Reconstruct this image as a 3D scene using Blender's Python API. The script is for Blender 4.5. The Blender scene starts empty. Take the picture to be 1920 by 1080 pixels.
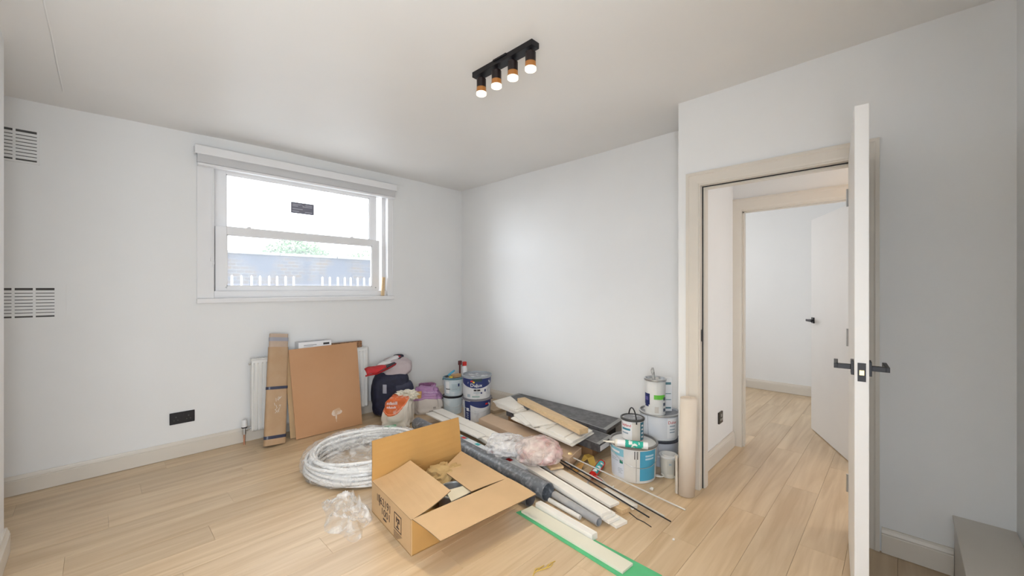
import bpy, bmesh, math, random
from mathutils import Vector, Matrix, noise
random.seed(7)
C = bpy.context.scene.collection
PI = math.pi
# ------------------------------------------------------------------ camera, world, light, exposure
FX, FY = 0.7189, 0.6951            # camera heading in the room's axes (+x along the window wall, +y along the door wall)
EYE = 1.30
cam_d = bpy.data.cameras.new('camera'); cam = bpy.data.objects.new('camera', cam_d); C.objects.link(cam)
cam.location = (0, 0, EYE); cam.rotation_euler = (PI/2, 0, -math.atan2(FX, FY))
cam_d.sensor_width = 36; cam_d.lens = 755/1920*36; cam_d.clip_start = .02; cam_d.clip_end = 200
bpy.context.scene.camera = cam
vs = bpy.context.scene.view_settings
vs.view_transform = 'Standard'; vs.look = 'None'; vs.gamma = 1; vs.use_curve_mapping = False; vs.exposure = 0.25
w = bpy.data.worlds.new('world'); bpy.context.scene.world = w; w.use_nodes = True
bg = w.node_tree.nodes['Background']; bg.inputs[0].default_value = (.86, .93, 1, 1); bg.inputs[1].default_value = 5.0
def area(name, loc, rot, sx, sy, power, col, spread=PI):
    l = bpy.data.lights.new(name, 'AREA'); l.shape = 'RECTANGLE'; l.size = sx; l.size_y = sy; l.energy = power; l.color = col; l.spread = spread
    o = bpy.data.objects.new(name, l); C.objects.link(o); o.location = loc; o.rotation_euler = rot; return o
# daylight coming in at the window, and fill lamps added behind the camera and outside
wp = area('window_portal', (1.42, 4.235, 1.78), (-PI/2, 0, 0), 1.62, 1.16, 1, (1, 1, 1)); wp.data.cycles.is_portal = True
area('rear_fill', (-.28, -.16, 1.15), (PI/2-.14, 0, -.09), 1.0, 1.5, 50, (.86, .93, 1))  # added fill behind the camera; the south wall has no opening
area('outside_fill', (-1.5, 6.5, 2.7), (math.radians(-79), 0, math.radians(52)), 1.6, 1.3, 150, (.82, .90, 1))  # added unseen lamp, brightens the east wall through the window
area('next_room_daylight', (4.9, 2.6, 1.5), (-PI/2, 0, 0), 1.5, 1.4, 17, (.96, .98, 1))
area('passage_lamp', (3.25, -.4, 2.40), (0, 0, 0), .25, .25, 4.0, (1, .60, .26))

# ------------------------------------------------------------------ helpers
def F(px, py, z=0.0):               # photograph pixel -> point on the horizontal plane z
    d = (EYE-z)*755/(py-541); l = (px-960)/755*d
    return Vector((d*FX+l*FY, d*FY-l*FX, z))
def WY(px, py, y):                  # ... on a plane of constant y
    s = (px-960)/755; d = y/(FY-s*FX)
    return Vector((d*(FX+s*FY), y, EYE-(py-541)*d/755))
def WX(px, py, x):
    s = (px-960)/755; d = x/(FX+s*FY)
    return Vector((x, d*(FY-s*FX), EYE-(py-541)*d/755))
def facing(p): return math.atan2(-p[1], -p[0])      # angle from p to where the viewer stands

def nodes_of(m): m.use_nodes = True; return m.node_tree.nodes, m.node_tree.links, m.node_tree.nodes['Principled BSDF']
MATS = {}
def mat(name, col, rough=.5, metal=0, var=.06, scale=8, bump=0.0, bscale=60, coat=0, stretch=None, emit=None, estr=0, spec=.5):
    if name in MATS: return MATS[name]
    m = bpy.data.materials.new(name); n, l, b = nodes_of(m)
    b.inputs['Roughness'].default_value = rough; b.inputs['Metallic'].default_value = metal
    b.inputs['Coat Weight'].default_value = coat; b.inputs['Specular IOR Level'].default_value = spec
    tc = n.new('ShaderNodeTexCoord'); mp = n.new('ShaderNodeMapping'); l.new(tc.outputs['Object'], mp.inputs[0])
    if stretch: mp.inputs['Scale'].default_value = stretch
    nz = n.new('ShaderNodeTexNoise'); nz.inputs['Scale'].default_value = scale; nz.inputs['Detail'].default_value = 5
    l.new(mp.outputs[0], nz.inputs['Vector'])
    rp = n.new('ShaderNodeValToRGB'); rp.color_ramp.elements[0].position = .3; rp.color_ramp.elements[1].position = .7
    c = Vector(col)
    rp.color_ramp.elements[0].color = (*[max(0, x*(1-var)) for x in c], 1); rp.color_ramp.elements[1].color = (*[min(1, x*(1+var)) for x in c], 1)
    l.new(nz.outputs[0], rp.inputs[0]); l.new(rp.outputs[0], b.inputs['Base Color'])
    if bump:
        n2 = n.new('ShaderNodeTexNoise'); n2.inputs['Scale'].default_value = bscale; n2.inputs['Detail'].default_value = 4
        l.new(mp.outputs[0], n2.inputs['Vector']); bp = n.new('ShaderNodeBump'); bp.inputs['Strength'].default_value = bump; bp.inputs['Distance'].default_value = .004
        l.new(n2.outputs[0], bp.inputs['Height']); l.new(bp.outputs[0], b.inputs['Normal'])
    if emit: b.inputs['Emission Color'].default_value = (*emit, 1); b.inputs['Emission Strength'].default_value = estr
    MATS[name] = m; return m
def two_tone(name, c1, c2, scale, lo=.45, hi=.55, rough=.6, axis=None, bump=0, detail=6, dist=0):
    """noise patches of a second colour (paint splashes, dirt, wear)"""
    m = mat(name, c1, rough, bump=bump); n, l, b = nodes_of(m)
    tc = n.new('ShaderNodeTexCoord'); mp = n.new('ShaderNodeMapping'); l.new(tc.outputs['Object'], mp.inputs[0])
    if axis: mp.inputs['Scale'].default_value = axis
    nz = n.new('ShaderNodeTexNoise'); nz.inputs['Scale'].default_value = scale; nz.inputs['Detail'].default_value = detail; nz.inputs['Distortion'].default_value = dist
    l.new(mp.outputs[0], nz.inputs['Vector'])
    rp = n.new('ShaderNodeValToRGB'); rp.color_ramp.elements[0].position = lo; rp.color_ramp.elements[1].position = hi
    rp.color_ramp.elements[0].color = (*c1, 1); rp.color_ramp.elements[1].color = (*c2, 1)
    l.new(nz.outputs[0], rp.inputs[0]); l.new(rp.outputs[0], b.inputs['Base Color']); return m
def film(name, col, opacity, rough=.15, bump=.3):
    """thin plastic film: part see-through, part milky, with gloss"""
    if name in MATS: return MATS[name]
    m = bpy.data.materials.new(name); n, l, b = nodes_of(m)
    b.inputs['Base Color'].default_value = (*col, 1); b.inputs['Roughness'].default_value = rough; b.inputs['Specular IOR Level'].default_value = .7
    nz = n.new('ShaderNodeTexNoise'); nz.inputs['Scale'].default_value = 9; nz.inputs['Detail'].default_value = 6; nz.inputs['Distortion'].default_value = 1.5
    tc = n.new('ShaderNodeTexCoord'); l.new(tc.outputs['Object'], nz.inputs['Vector'])
    mr = n.new('ShaderNodeMapRange'); mr.inputs['From Min'].default_value = .35; mr.inputs['From Max'].default_value = .65
    mr.inputs['To Min'].default_value = max(0, opacity-.22); mr.inputs['To Max'].default_value = min(1, opacity+.22)
    l.new(nz.outputs[0], mr.inputs[0])
    bp = n.new('ShaderNodeBump'); bp.inputs['Strength'].default_value = bump; bp.inputs['Distance'].default_value = .01; l.new(nz.outputs[0], bp.inputs['Height']); l.new(bp.outputs[0], b.inputs['Normal'])
    tr = n.new('ShaderNodeBsdfTransparent'); mx = n.new('ShaderNodeMixShader')
    l.new(mr.outputs[0], mx.inputs[0]); l.new(tr.outputs[0], mx.inputs[1]); l.new(b.outputs[0], mx.inputs[2])
    l.new(mx.outputs[0], n['Material Output'].inputs[0]); MATS[name] = m; return m
def glass_mat(name, milk, tint=(1, 1, 1)):
    m = bpy.data.materials.new(name); n, l, b = nodes_of(m); MATS[name] = m
    tr = n.new('ShaderNodeBsdfTransparent'); tr.inputs[0].default_value = (*tint, 1)
    tl = n.new('ShaderNodeBsdfTranslucent'); tl.inputs[0].default_value = (.95, .97, 1, 1)
    gl = n.new('ShaderNodeBsdfGlossy'); gl.inputs['Roughness'].default_value = .03
    nz = n.new('ShaderNodeTexNoise'); nz.inputs['Scale'].default_value = 3; nz.inputs['Detail'].default_value = 4
    tc = n.new('ShaderNodeTexCoord'); l.new(tc.outputs['Object'], nz.inputs['Vector'])
    mr = n.new('ShaderNodeMapRange'); mr.inputs['To Min'].default_value = milk*.75; mr.inputs['To Max'].default_value = milk*1.25; l.new(nz.outputs[0], mr.inputs[0])
    m1 = n.new('ShaderNodeMixShader'); l.new(mr.outputs[0], m1.inputs[0]); l.new(tr.outputs[0], m1.inputs[1]); l.new(tl.outputs[0], m1.inputs[2])
    m2 = n.new('ShaderNodeMixShader'); m2.inputs[0].default_value = .04; l.new(m1.outputs[0], m2.inputs[1]); l.new(gl.outputs[0], m2.inputs[2])
    l.new(m2.outputs[0], n['Material Output'].inputs[0]); return m

class MB:
    def __init__(s): s.v = []; s.f = []
    def add(s, vs, fs):
        o = len(s.v); s.v += [Vector(v) for v in vs]; s.f += [tuple(i+o for i in f) for f in fs]; return s
    def box(s, a, b):
        x0, y0, z0 = a; x1, y1, z1 = b
        return s.add([(x0,y0,z0),(x1,y0,z0),(x1,y1,z0),(x0,y1,z0),(x0,y0,z1),(x1,y0,z1),(x1,y1,z1),(x0,y1,z1)],
                     [(0,3,2,1),(4,5,6,7),(0,1,5,4),(1,2,6,5),(2,3,7,6),(3,0,4,7)])
    def slab(s, quad, t):           # quad of 4 points, thickened by vector t
        t = Vector(t); q = [Vector(p) for p in quad]
        return s.add(q+[p+t for p in q], [(0,3,2,1),(4,5,6,7),(0,1,5,4),(1,2,6,5),(2,3,7,6),(3,0,4,7)])
    def prism(s, prof, p0, p1, up=(0,0,1), side=None):     # 2-D profile (side, up) swept from p0 to p1
        p0 = Vector(p0); p1 = Vector(p1); d = (p1-p0).normalized(); u = Vector(up)
        sd = Vector(side) if side is not None else d.cross(u).normalized()
        n = len(prof); vs = [p0+sd*a+u*b for a, b in prof]+[p1+sd*a+u*b for a, b in prof]
        return s.add(vs, [tuple(range(n))[::-1], tuple(range(n, 2*n))]+[(i, (i+1) % n, n+(i+1) % n, n+i) for i in range(n)])
    def tube(s, pts, r, n=12, caps=True, closed=False):
        pts = [Vector(p) for p in pts]; m = len(pts); rr = r if isinstance(r, (list, tuple)) else [r]*m
        o = len(s.v); prev = None
        for i, p in enumerate(pts):
            if closed: d = pts[(i+1) % m]-pts[i-1]
            else: d = pts[min(i+1, m-1)]-pts[max(i-1, 0)]
            d.normalize()
            a = prev if prev is not None else (Vector((0,0,1)) if abs(d.z) < .9 else Vector((1,0,0)))
            a = (a-d*a.dot(d)).normalized(); prev = a; b = d.cross(a)
            for k in range(n):
                t = 2*PI*k/n; s.v.append(p+(a*math.cos(t)+b*math.sin(t))*rr[i])
        for i in range(m if closed else m-1):
            j = (i+1) % m
            for k in range(n):
                k2 = (k+1) % n; s.f.append((o+i*n+k, o+i*n+k2, o+j*n+k2, o+j*n+k))
        if caps and not closed:
            s.f.append(tuple(o+k for k in range(n))[::-1]); s.f.append(tuple(o+(m-1)*n+k for k in range(n)))
        return s
    def pipe(s, p0, p1, r, ri, n=28):      # hollow pipe
        p0 = Vector(p0); p1 = Vector(p1); d = (p1-p0).normalized(); a = (Vector((0,0,1))-d*d.z).normalized() if abs(d.z) < .9 else Vector((1,0,0)); a = (a-d*a.dot(d)).normalized(); b = d.cross(a)
        o = len(s.v)
        for p, q in ((p0, r), (p1, r), (p1, ri), (p0, ri)):
            for k in range(n): t = 2*PI*k/n; s.v.append(p+(a*math.cos(t)+b*math.sin(t))*q)
        for i in range(4):
            j = (i+1) % 4
            for k in range(n): k2 = (k+1) % n; s.f.append((o+i*n+k, o+i*n+k2, o+j*n+k2, o+j*n+k))
        return s
    def lathe(s, prof, c=(0,0,0), n=36, a0=0, a1=2*PI, sx=1, sy=1):     # profile (r, z)
        full = abs(a1-a0-2*PI) < 1e-6; m = n if full else n+1; o = len(s.v); c = Vector(c)
        for r, z in prof:
            for k in range(m):
                t = a0+(a1-a0)*k/n; s.v.append(c+Vector((r*math.cos(t)*sx, r*math.sin(t)*sy, z)))
        for i in range(len(prof)-1):
            for k in range(n if full else n):
                k2 = (k+1) % m if full else k+1
                s.f.append((o+i*m+k, o+i*m+k2, o+(i+1)*m+k2, o+(i+1)*m+k))
        return s
    def build(s, name, m, parent=None, smooth=None, bevel=0, solid=0, sub=0, loc=None):
        me = bpy.data.meshes.new(name); me.from_pydata([tuple(v) for v in s.v], [], s.f); me.update()
        bm = bmesh.new(); bm.from_mesh(me); bmesh.ops.remove_doubles(bm, verts=bm.verts, dist=1e-6)
        bmesh.ops.recalc_face_normals(bm, faces=bm.faces); bm.to_mesh(me); bm.free()
        me.materials.append(m); o = bpy.data.objects.new(name, me); C.objects.link(o)
        if parent is not None:
            o.parent = parent
            inv = parent.matrix_basis.inverted(); pp = parent.parent
            if pp is not None: inv = inv @ pp.matrix_basis.inverted()
            me.transform(inv)
        if smooth is not None:
            me.polygons.foreach_set('use_smooth', [True]*len(me.polygons)); me.update()
            try: me.set_sharp_from_angle(angle=math.radians(smooth))
            except Exception: pass
        if bevel: b = o.modifiers.new('bevel', 'BEVEL'); b.width = bevel; b.segments = 2; b.limit_method = 'ANGLE'; b.angle_limit = math.radians(40)
        if solid: b = o.modifiers.new('solid', 'SOLIDIFY'); b.thickness = solid; b.offset = 0
        if sub: b = o.modifiers.new('sub', 'SUBSURF'); b.levels = sub; b.render_levels = sub
        return o
def thing(name, label, cat, loc=(0,0,0), rz=0, group=None):
    o = bpy.data.objects.new(name, None); C.objects.link(o); o.empty_display_size = .05
    o.matrix_basis = Matrix.Translation(Vector(loc)) @ Matrix.Rotation(rz, 4, 'Z')
    return tag(o, label, cat, group)
def tag(o, label, cat, group=None, kind=None):
    o['label'] = label; o['category'] = cat
    if group: o['group'] = group
    if kind: o['kind'] = kind
    return o
def struct(o): o['kind'] = 'structure'; return o
def centre(o):                      # move a single-mesh thing's origin to the middle of its base
    me = o.data; xs = [v.co for v in me.vertices]
    c = Vector(((min(p.x for p in xs)+max(p.x for p in xs))/2, (min(p.y for p in xs)+max(p.y for p in xs))/2, min(p.z for p in xs)))
    me.transform(Matrix.Translation(-c)); o.location = c; return o
def text_verts(body, size):
    cu = bpy.data.curves.new('t', 'FONT'); cu.body = body; cu.size = size; cu.align_x = 'CENTER'; cu.align_y = 'CENTER'
    o = bpy.data.objects.new('t', cu); C.objects.link(o); bpy.context.view_layer.update()
    me = bpy.data.meshes.new_from_object(o); vs = [v.co.copy() for v in me.vertices]; fs = [tuple(p.vertices) for p in me.polygons]
    bpy.data.objects.remove(o); bpy.data.meshes.remove(me); return vs, fs
def wrap_text(body, size, c, rf, z, ang, m, parent, sx=1.0, name='lettering', bold=0):
    vs, fs = text_verts(body, size); mb = MB(); c = Vector(c)
    out = []
    for v in vs:
        zz = z+v.y; r = rf(zz)+.0012; t = ang+v.x*sx/r
        out.append(c+Vector((r*math.cos(t), r*math.sin(t), zz)))
    mb.add(out, fs); return mb.build(name, m, parent, solid=.0006)
def flat_text(body, size, origin, xdir, ydir, m, parent, name='lettering', sx=1.0):
    vs, fs = text_verts(body, size); X = Vector(xdir).normalized(); Y = Vector(ydir).normalized(); o = Vector(origin)
    return MB().add([o+X*v.x*sx+Y*v.y for v in vs], fs).build(name, m, parent, solid=.0006)
def board_mb(p0, p1, w, t, z0, z1=None):
    """straight board from p0 to p1 (centre line), width w, thickness t, underside at z0 (z1 at the far end)"""
    p0 = Vector((p0[0], p0[1], z0)); p1 = Vector((p1[0], p1[1], z0 if z1 is None else z1)); d = (p1-p0).normalized()
    sd = d.cross(Vector((0,0,1))).normalized(); u = sd.cross(d).normalized()
    return MB().prism([(-w/2,0),(w/2,0),(w/2,t),(-w/2,t)], p0, p1, up=u, side=sd)
def blob_mb(c, r, e=.7, amp=.02, fr=6, seed=0, sub=4, flat=None, lean=(0,0), amp2=0, fr2=20, rz=0, taper=0):
    bm = bmesh.new(); bmesh.ops.create_icosphere(bm, subdivisions=sub, radius=1); mb = MB(); vs = []
    R = Matrix.Rotation(rz, 3, 'Z')
    for v in bm.verts:
        p = v.co.copy(); q = Vector([math.copysign(abs(a)**e, a) for a in p])
        nv = noise.noise(p*fr*.3+Vector((seed, seed*2, 1))); 
        k = 1+amp*8*nv
        if amp2: k += amp2*(abs(noise.noise(p*fr2*.3+Vector((seed+5, 2, seed))))*2-.4)*4
        tp = 1-taper*(q.z*.5+.5)
        x = Vector((q.x*r[0]*k*tp, q.y*r[1]*k*tp, q.z*r[2]*(1+(k-1)*.7)))
        x.x += lean[0]*(q.z+1); x.y += lean[1]*(q.z+1)
        x = R @ x
        x = Vector(c)+x
        if flat is not None and x.z < flat: x.z = flat
        vs.append(x)
    mb.add(vs, [tuple(v.index for v in f.verts) for f in bm.faces]); bm.free(); return mb

# ------------------------------------------------------------------ shared materials
WALL = mat('wall_paint', (.80, .795, .785), .65, var=.012, scale=2.5, bump=.05, bscale=90)
CEIL = mat('ceiling_paint', (.80, .785, .765), .38, var=.012, scale=2, bump=.04, bscale=30)
TRIM = mat('cream_gloss_paint', (.68, .625, .55), .35, var=.015, scale=6)
DOORM = mat('door_white_paint', (.78, .76, .74), .4, var=.012, scale=4)
BLACK = mat('black_metal', (.012, .011, .014), .4, metal=.3, var=.2)
WHITEP = mat('white_upvc', (.80, .79, .79), .32, var=.01)
MDFW = mat('white_primed_mdf', (.86, .82, .755), .55, var=.03, scale=12)
RAW = mat('raw_mdf_edge', (.50, .36, .22), .8, var=.1, scale=40)
CARD = mat('corrugated_cardboard', (.50, .275, .085), .75, var=.05, scale=5, bump=.12, bscale=25)
CARDL = mat('cardboard_light', (.60, .40, .215), .75, var=.05, scale=7, bump=.1, bscale=25)
EDGE = mat('cardboard_cut_edge', (.22, .135, .06), .9, var=.15, scale=60)
PINE = mat('pine', (.66, .47, .27), .6, var=.10, scale=10, stretch=(8, .8, 8), bump=.1)
CHIP = mat('chipboard_brown', (.47, .235, .105), .62, var=.06, scale=4, bump=.06, bscale=150)
STEEL = mat('zinc_steel', (.55, .56, .57), .3, metal=.85, var=.1, scale=20)
INK = mat('black_ink', (.02, .018, .02), .6)
NAVY = mat('navy_print', (.012, .022, .11), .4)
WHITE = mat('white_print', (.83, .83, .84), .4, var=.02)
RED = mat('red_plastic', (.55, .025, .02), .35)
TEAL = mat('teal_print', (.03, .36, .38), .4)
CYAN = mat('blue_print', (.07, .36, .55), .4)

# ------------------------------------------------------------------ floor: every plank a piece
def plank_material():
    m = bpy.data.materials.new('oak_vinyl_plank'); n, l, b = nodes_of(m)
    tc = n.new('ShaderNodeTexCoord'); oi = n.new('ShaderNodeObjectInfo')
    cb = n.new('ShaderNodeVectorMath'); cb.operation = 'MULTIPLY_ADD'; cb.inputs[1].default_value = (1, 1, 1)
    sc = n.new('ShaderNodeMath'); sc.operation = 'MULTIPLY'; sc.inputs[1].default_value = 37
    l.new(oi.outputs['Random'], sc.inputs[0]); l.new(tc.outputs['Object'], cb.inputs[0]); l.new(sc.outputs[0], cb.inputs[2])
    mp = n.new('ShaderNodeMapping'); mp.inputs['Scale'].default_value = (1.1, 13, 1); l.new(cb.outputs[0], mp.inputs[0])
    g = n.new('ShaderNodeTexNoise'); g.inputs['Scale'].default_value = 1.6; g.inputs['Detail'].default_value = 7; g.inputs['Distortion'].default_value = .6; l.new(mp.outputs[0], g.inputs['Vector'])
    r = n.new('ShaderNodeValToRGB'); e = r.color_ramp.elements
    e[0].position = .28; e[0].color = (.50, .34, .185, 1); e[1].position = .72; e[1].color = (.69, .53, .345, 1); l.new(g.outputs[0], r.inputs[0])
    mr = n.new('ShaderNodeMapRange'); mr.inputs['To Min'].default_value = .93; mr.inputs['To Max'].default_value = 1.07; l.new(oi.outputs['Random'], mr.inputs[0])
    mu = n.new('ShaderNodeMix'); mu.data_type = 'RGBA'; mu.blend_type = 'MULTIPLY'; mu.inputs[0].default_value = 1
    l.new(r.outputs[0], mu.inputs[6]); l.new(mr.outputs[0], mu.inputs[7]); l.new(mu.outputs[2], b.inputs['Base Color'])
    b.inputs['Roughness'].default_value = .40; b.inputs['Specular IOR Level'].default_value = .5
    b.inputs['Coat Weight'].default_value = .5; b.inputs['Coat Roughness'].default_value = .38
    bp = n.new('ShaderNodeBump'); bp.inputs['Strength'].default_value = .05; l.new(g.outputs[0], bp.inputs['Height']); l.new(bp.outputs[0], b.inputs['Normal'])
    return m
PLANK = plank_material()
SUB = mat('subfloor', (.16, .10, .06), .9)
floor = struct(MB().box((-1.0, -.6, -.15), (6.2, 4.3, -.0095)).build('floor', SUB))
pw, pl = .181, 1.22
def plank_mesh():
    me_mb = MB(); c = .0007
    x0, x1, y0, y1 = -.5, .5, -pw/2+.0004, pw/2-.0004
    me_mb.add([(x0,y0,-.009),(x1,y0,-.009),(x1,y1,-.009),(x0,y1,-.009),(x0,y0,-c),(x1,y0,-c),(x1,y1,-c),(x0,y1,-c),
               (x0+.0004,y0+c,0),(x1-.0004,y0+c,0),(x1-.0004,y1-c,0),(x0+.0004,y1-c,0)],
              [(0,3,2,1),(8,9,10,11),(0,1,5,4),(1,2,6,5),(2,3,7,6),(3,0,4,7),(4,5,9,8),(5,6,10,9),(6,7,11,10),(7,4,8,11)])
    o = me_mb.build('plank', PLANK); return o
base_plank = plank_mesh(); used = False
def put_plank(xa, xb, y):
    global used
    if xb-xa < .03: return
    o = base_plank if not used else base_plank.copy()
    if used: C.objects.link(o)
    used = True; o.parent = floor; o.location = ((xa+xb)/2, y, 0); o.scale = (xb-xa-.0006, 1, 1)
rows = int(4.36/pw)+1
for i in range(rows):
    y = -.35+pw*(i+.5); 
    if y+pw/2 > 4.02: break
    spans = [(-.8, 5.95)] if y-pw/2 < 1.0 else ([(-.8, 3.22), (3.77, 5.95)] if y < 2.0 else [(-.8, 3.22)])
    off = (i*.437) % 1.0
    for a, b in spans:
        x = a-pl*off
        while x < b:
            put_plank(max(a, x), min(b, x+pl), y); x += pl

# ------------------------------------------------------------------ ceiling (plaster, not quite level)
cpts = [(-.3,4.0,2.49),(.35,4,2.512),(1.04,4.0,2.532),(2.3,4,2.53),(3.22,4.0,2.522),(3.22,2.6,2.535),(3.22,1.2,2.56),(2.7,1.0,2.52),(2.7,-.1,2.55),(1.5,1.5,2.52),(0,0,2.52),(0,2,2.51),(3,0,2.53),(1.5,2.6,2.525)]
def ceil_z(x, y):
    sw = sz = 0
    for a, b, z in cpts:
        q = 1/((x-a)**2+(y-b)**2+.12)**1.3; sw += q; sz += q*z
    return sz/sw
cm = MB(); nx, ny = 42, 46; gx = [-.85+4.2*i/nx for i in range(nx+1)]; gy = [-.45+4.6*j/ny for j in range(ny+1)]
cm.add([(x, y, ceil_z(x, y)) for y in gy for x in gx]+[(x, y, 2.75) for y in (gy[0], gy[-1]) for x in (gx[0], gx[-1])],
       [(j*(nx+1)+i, j*(nx+1)+i+1, (j+1)*(nx+1)+i+1, (j+1)*(nx+1)+i) for j in range(ny) for i in range(nx)])
k0 = (nx+1)*(ny+1); cm.f += [(k0, k0+1, k0+3, k0+2)]
struct(cm.build('ceiling', CEIL, smooth=60))
struct(MB().box((2.82, -1.5, 2.5), (3.67, 1.0, 2.6)).box((3.77, -1.2, 2.5), (6.05, 3.0, 2.6)).build('ceiling_beyond', CEIL))
ridge = [F(80, 2, 2.5), F(96, 70, 2.5), F(106, 120, 2.5), F(118, 172, 2.5)]
ridge = [Vector((p.x, p.y, ceil_z(p.x, p.y)+.0005)) for p in ridge]
struct(MB().tube(ridge, .004, 6).build('trim_1', CEIL, smooth=60))

# ------------------------------------------------------------------ walls
ZT = 2.72
wx0, wx1, wz0, wz1 = .60, 2.235, 1.19, 2.37        # hole for the window
struct(MB().box((-1.0, 4.0, 0), (wx0, 4.25, ZT)).box((wx1, 4.0, 0), (3.4, 4.25, ZT)).box((wx0, 4.0, 0), (wx1, 4.25, wz0)).box((wx0, 4.0, wz1), (wx1, 4.25, ZT)).build('wall_north', WALL))
struct(MB().box((3.22, 1.068, 0), (3.34, 4.0, ZT)).build('wall_east', WALL))
oy0, oy1, oz = .14, .95, 1.985                        # doorway hole
struct(MB().box((2.70, -1.6, 0), (2.82, oy0, ZT)).box((2.70, oy1, 0), (2.82, 1.068, ZT)).box((2.70, oy0, oz), (2.82, oy1, ZT)).box((2.82, 1.0, 0), (3.22, 1.068, ZT)).build('wall_east_doorway', WALL))
struct(MB().box((3.22, 1.0, 0), (3.67, 1.067, ZT)).build('wall_passage', WALL))
struct(MB().box((-.95, -.5, 0), (2.70, -.35, ZT)).build('wall_south', WALL))
struct(MB().box((-.95, -.35, 0), (-.8, 4.0, ZT)).build('wall_west', WALL))
struct(MB().box((-.8, 1.75, 0), (-.31, 3.145, ZT)).build('wall_chimney_breast', WALL, bevel=.006))
struct(MB().box((3.67, -1.2, 0), (3.77, .13, 2.5)).box((3.67, .96, 0), (3.77, 3.0, 2.5)).box((3.67, .13, 1.96), (3.77, .96, 2.5)).build('wall_beyond_near', WALL))
struct(MB().box((5.95, -1.2, 0), (6.05, 3.0, 2.5)).build('wall_beyond_far', WALL))
struct(MB().box((3.77, 3.0, 0), (6.05, 3.1, 2.5)).box((3.77, -1.3, 0), (6.05, -1.2, 2.5)).build('wall_beyond_sides', WALL))
struct(MB().box((2.82, -1.6, 0), (3.67, -1.5, 2.5)).build('wall_passage_end', WALL))

PROF = [(0,0),(.018,0),(.018,.088),(.015,.092),(.016,.097),(.010,.110),(.008,.120),(0,.120)]
def skirting(name, p0, p1, side):
    return struct(MB().prism(PROF, (*p0, .002), (*p1, .002), side=(*side, 0)).build(name, TRIM))
skirting('baseboard_north', (-.8, 4.0), (3.22, 4.0), (0, -1))
skirting('baseboard_east', (3.22, 4.0), (3.22, 1.068), (-1, 0))
skirting('baseboard_chimney_breast', (-.31, 1.75), (-.31, 3.163), (1, 0))
skirting('baseboard_chimney_return', (-.8, 3.145), (-.31, 3.145), (0, 1))
skirting('baseboard_doorway', (2.70, .07), (2.70, -.17), (-1, 0))
skirting('baseboard_passage', (2.85, 1.0), (3.65, 1.0), (0, -1))
skirting('baseboard_beyond', (5.95, 2.9), (5.95, -1.1), (-1, 0))
# boxed-in ledge at the right end of the door wall
struct(MB().box((1.95, -.35, 0), (2.70, -.172, .262)).box((1.94, -.35, .2625), (2.70, -.166, .272)).build('trim_2', TRIM, bevel=.003))

# ------------------------------------------------------------------ doorways
def architrave(parent, x, sgn, y0, y1, zt, w=.075, t=.018):
    # moulded casing around an opening y0..y1 on the face at x, standing out towards sgn*x, mitred at the corners
    prof = [(0,0),(w,0),(w,t),(w*.8,t),(w*.72,t*.8),(w*.15,t*.62),(0,t*.5)]; n = len(prof)
    for y, s in ((y0, -1), (y1, 1)):
        vs_ = [Vector((x+sgn*b, y+s*a, .001)) for a, b in prof]+[Vector((x+sgn*b, y+s*a, zt+a)) for a, b in prof]
        MB().add(vs_, [tuple(range(n))[::-1], tuple(range(n, 2*n))]+[(i, (i+1) % n, n+(i+1) % n, n+i) for i in range(n)]).build('casing', TRIM, parent)
    vs_ = [Vector((x+sgn*b, y0-a, zt+a)) for a, b in prof]+[Vector((x+sgn*b, y1+a, zt+a)) for a, b in prof]
    MB().add(vs_, [tuple(range(n))[::-1], tuple(range(n, 2*n))]+[(i, (i+1) % n, n+(i+1) % n, n+i) for i in range(n)]).build('casing', TRIM, parent)
fr = MB().box((2.695, .14, 0), (2.825, .160, 1.985)).box((2.695, .930, 0), (2.825, .95, 1.985)).box((2.695, .16, 1.958), (2.825, .93, 1.985))
stop = MB().box((2.745, .160, 0), (2.80, .172, 1.958)).box((2.745, .914, 0), (2.80, .930, 1.958)).box((2.745, .172, 1.944), (2.80, .914, 1.958))
gap_shadow = MB().box((2.7385, .9245, 0), (2.7455, .9302, 1.958)).box((2.7385, .160, 1.9525), (2.7455, .93, 1.9585))  # black strips stand in for the shadow line at the door rebate
d1 = struct(fr.build('door_1', TRIM, bevel=.001)); architrave(d1, 2.70, -1, .152, .938, 1.968); stop.build('door_stop', TRIM, d1, bevel=.001); gap_shadow.build('door_gap_shadow', BLACK, d1)
architrave(d1, 2.82, 1, .152, .938, 1.968, w=.045)
MB().box((2.72, .9262, .955), (2.738, .9302, 1.03)).build('strike_plate', BLACK, d1)
def lever(parent, o, along, out, m=BLACK):
    o = Vector(o); al = Vector(along).normalized(); ou = Vector(out).normalized(); up = Vector((0,0,1))
    def bx(a0, a1, o0, o1, z0, z1):
        q = [o+al*a+ou*b+up*z0 for a, b in ((a0,o0),(a1,o0),(a1,o1),(a0,o1))]
        return q, up*(z1-z0)
    MB().slab(*bx(-.026, .026, 0, .009, -.026, .026)).build('rose', m, parent, bevel=.001)
    mbh = MB().slab(*bx(-.009, .009, .009, .05, -.009, .009)); mbh.slab(*bx(-.009, .115, .045, .058, -.009, .009)); mbh.build('lever_handle', m, parent, bevel=.001)
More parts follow.
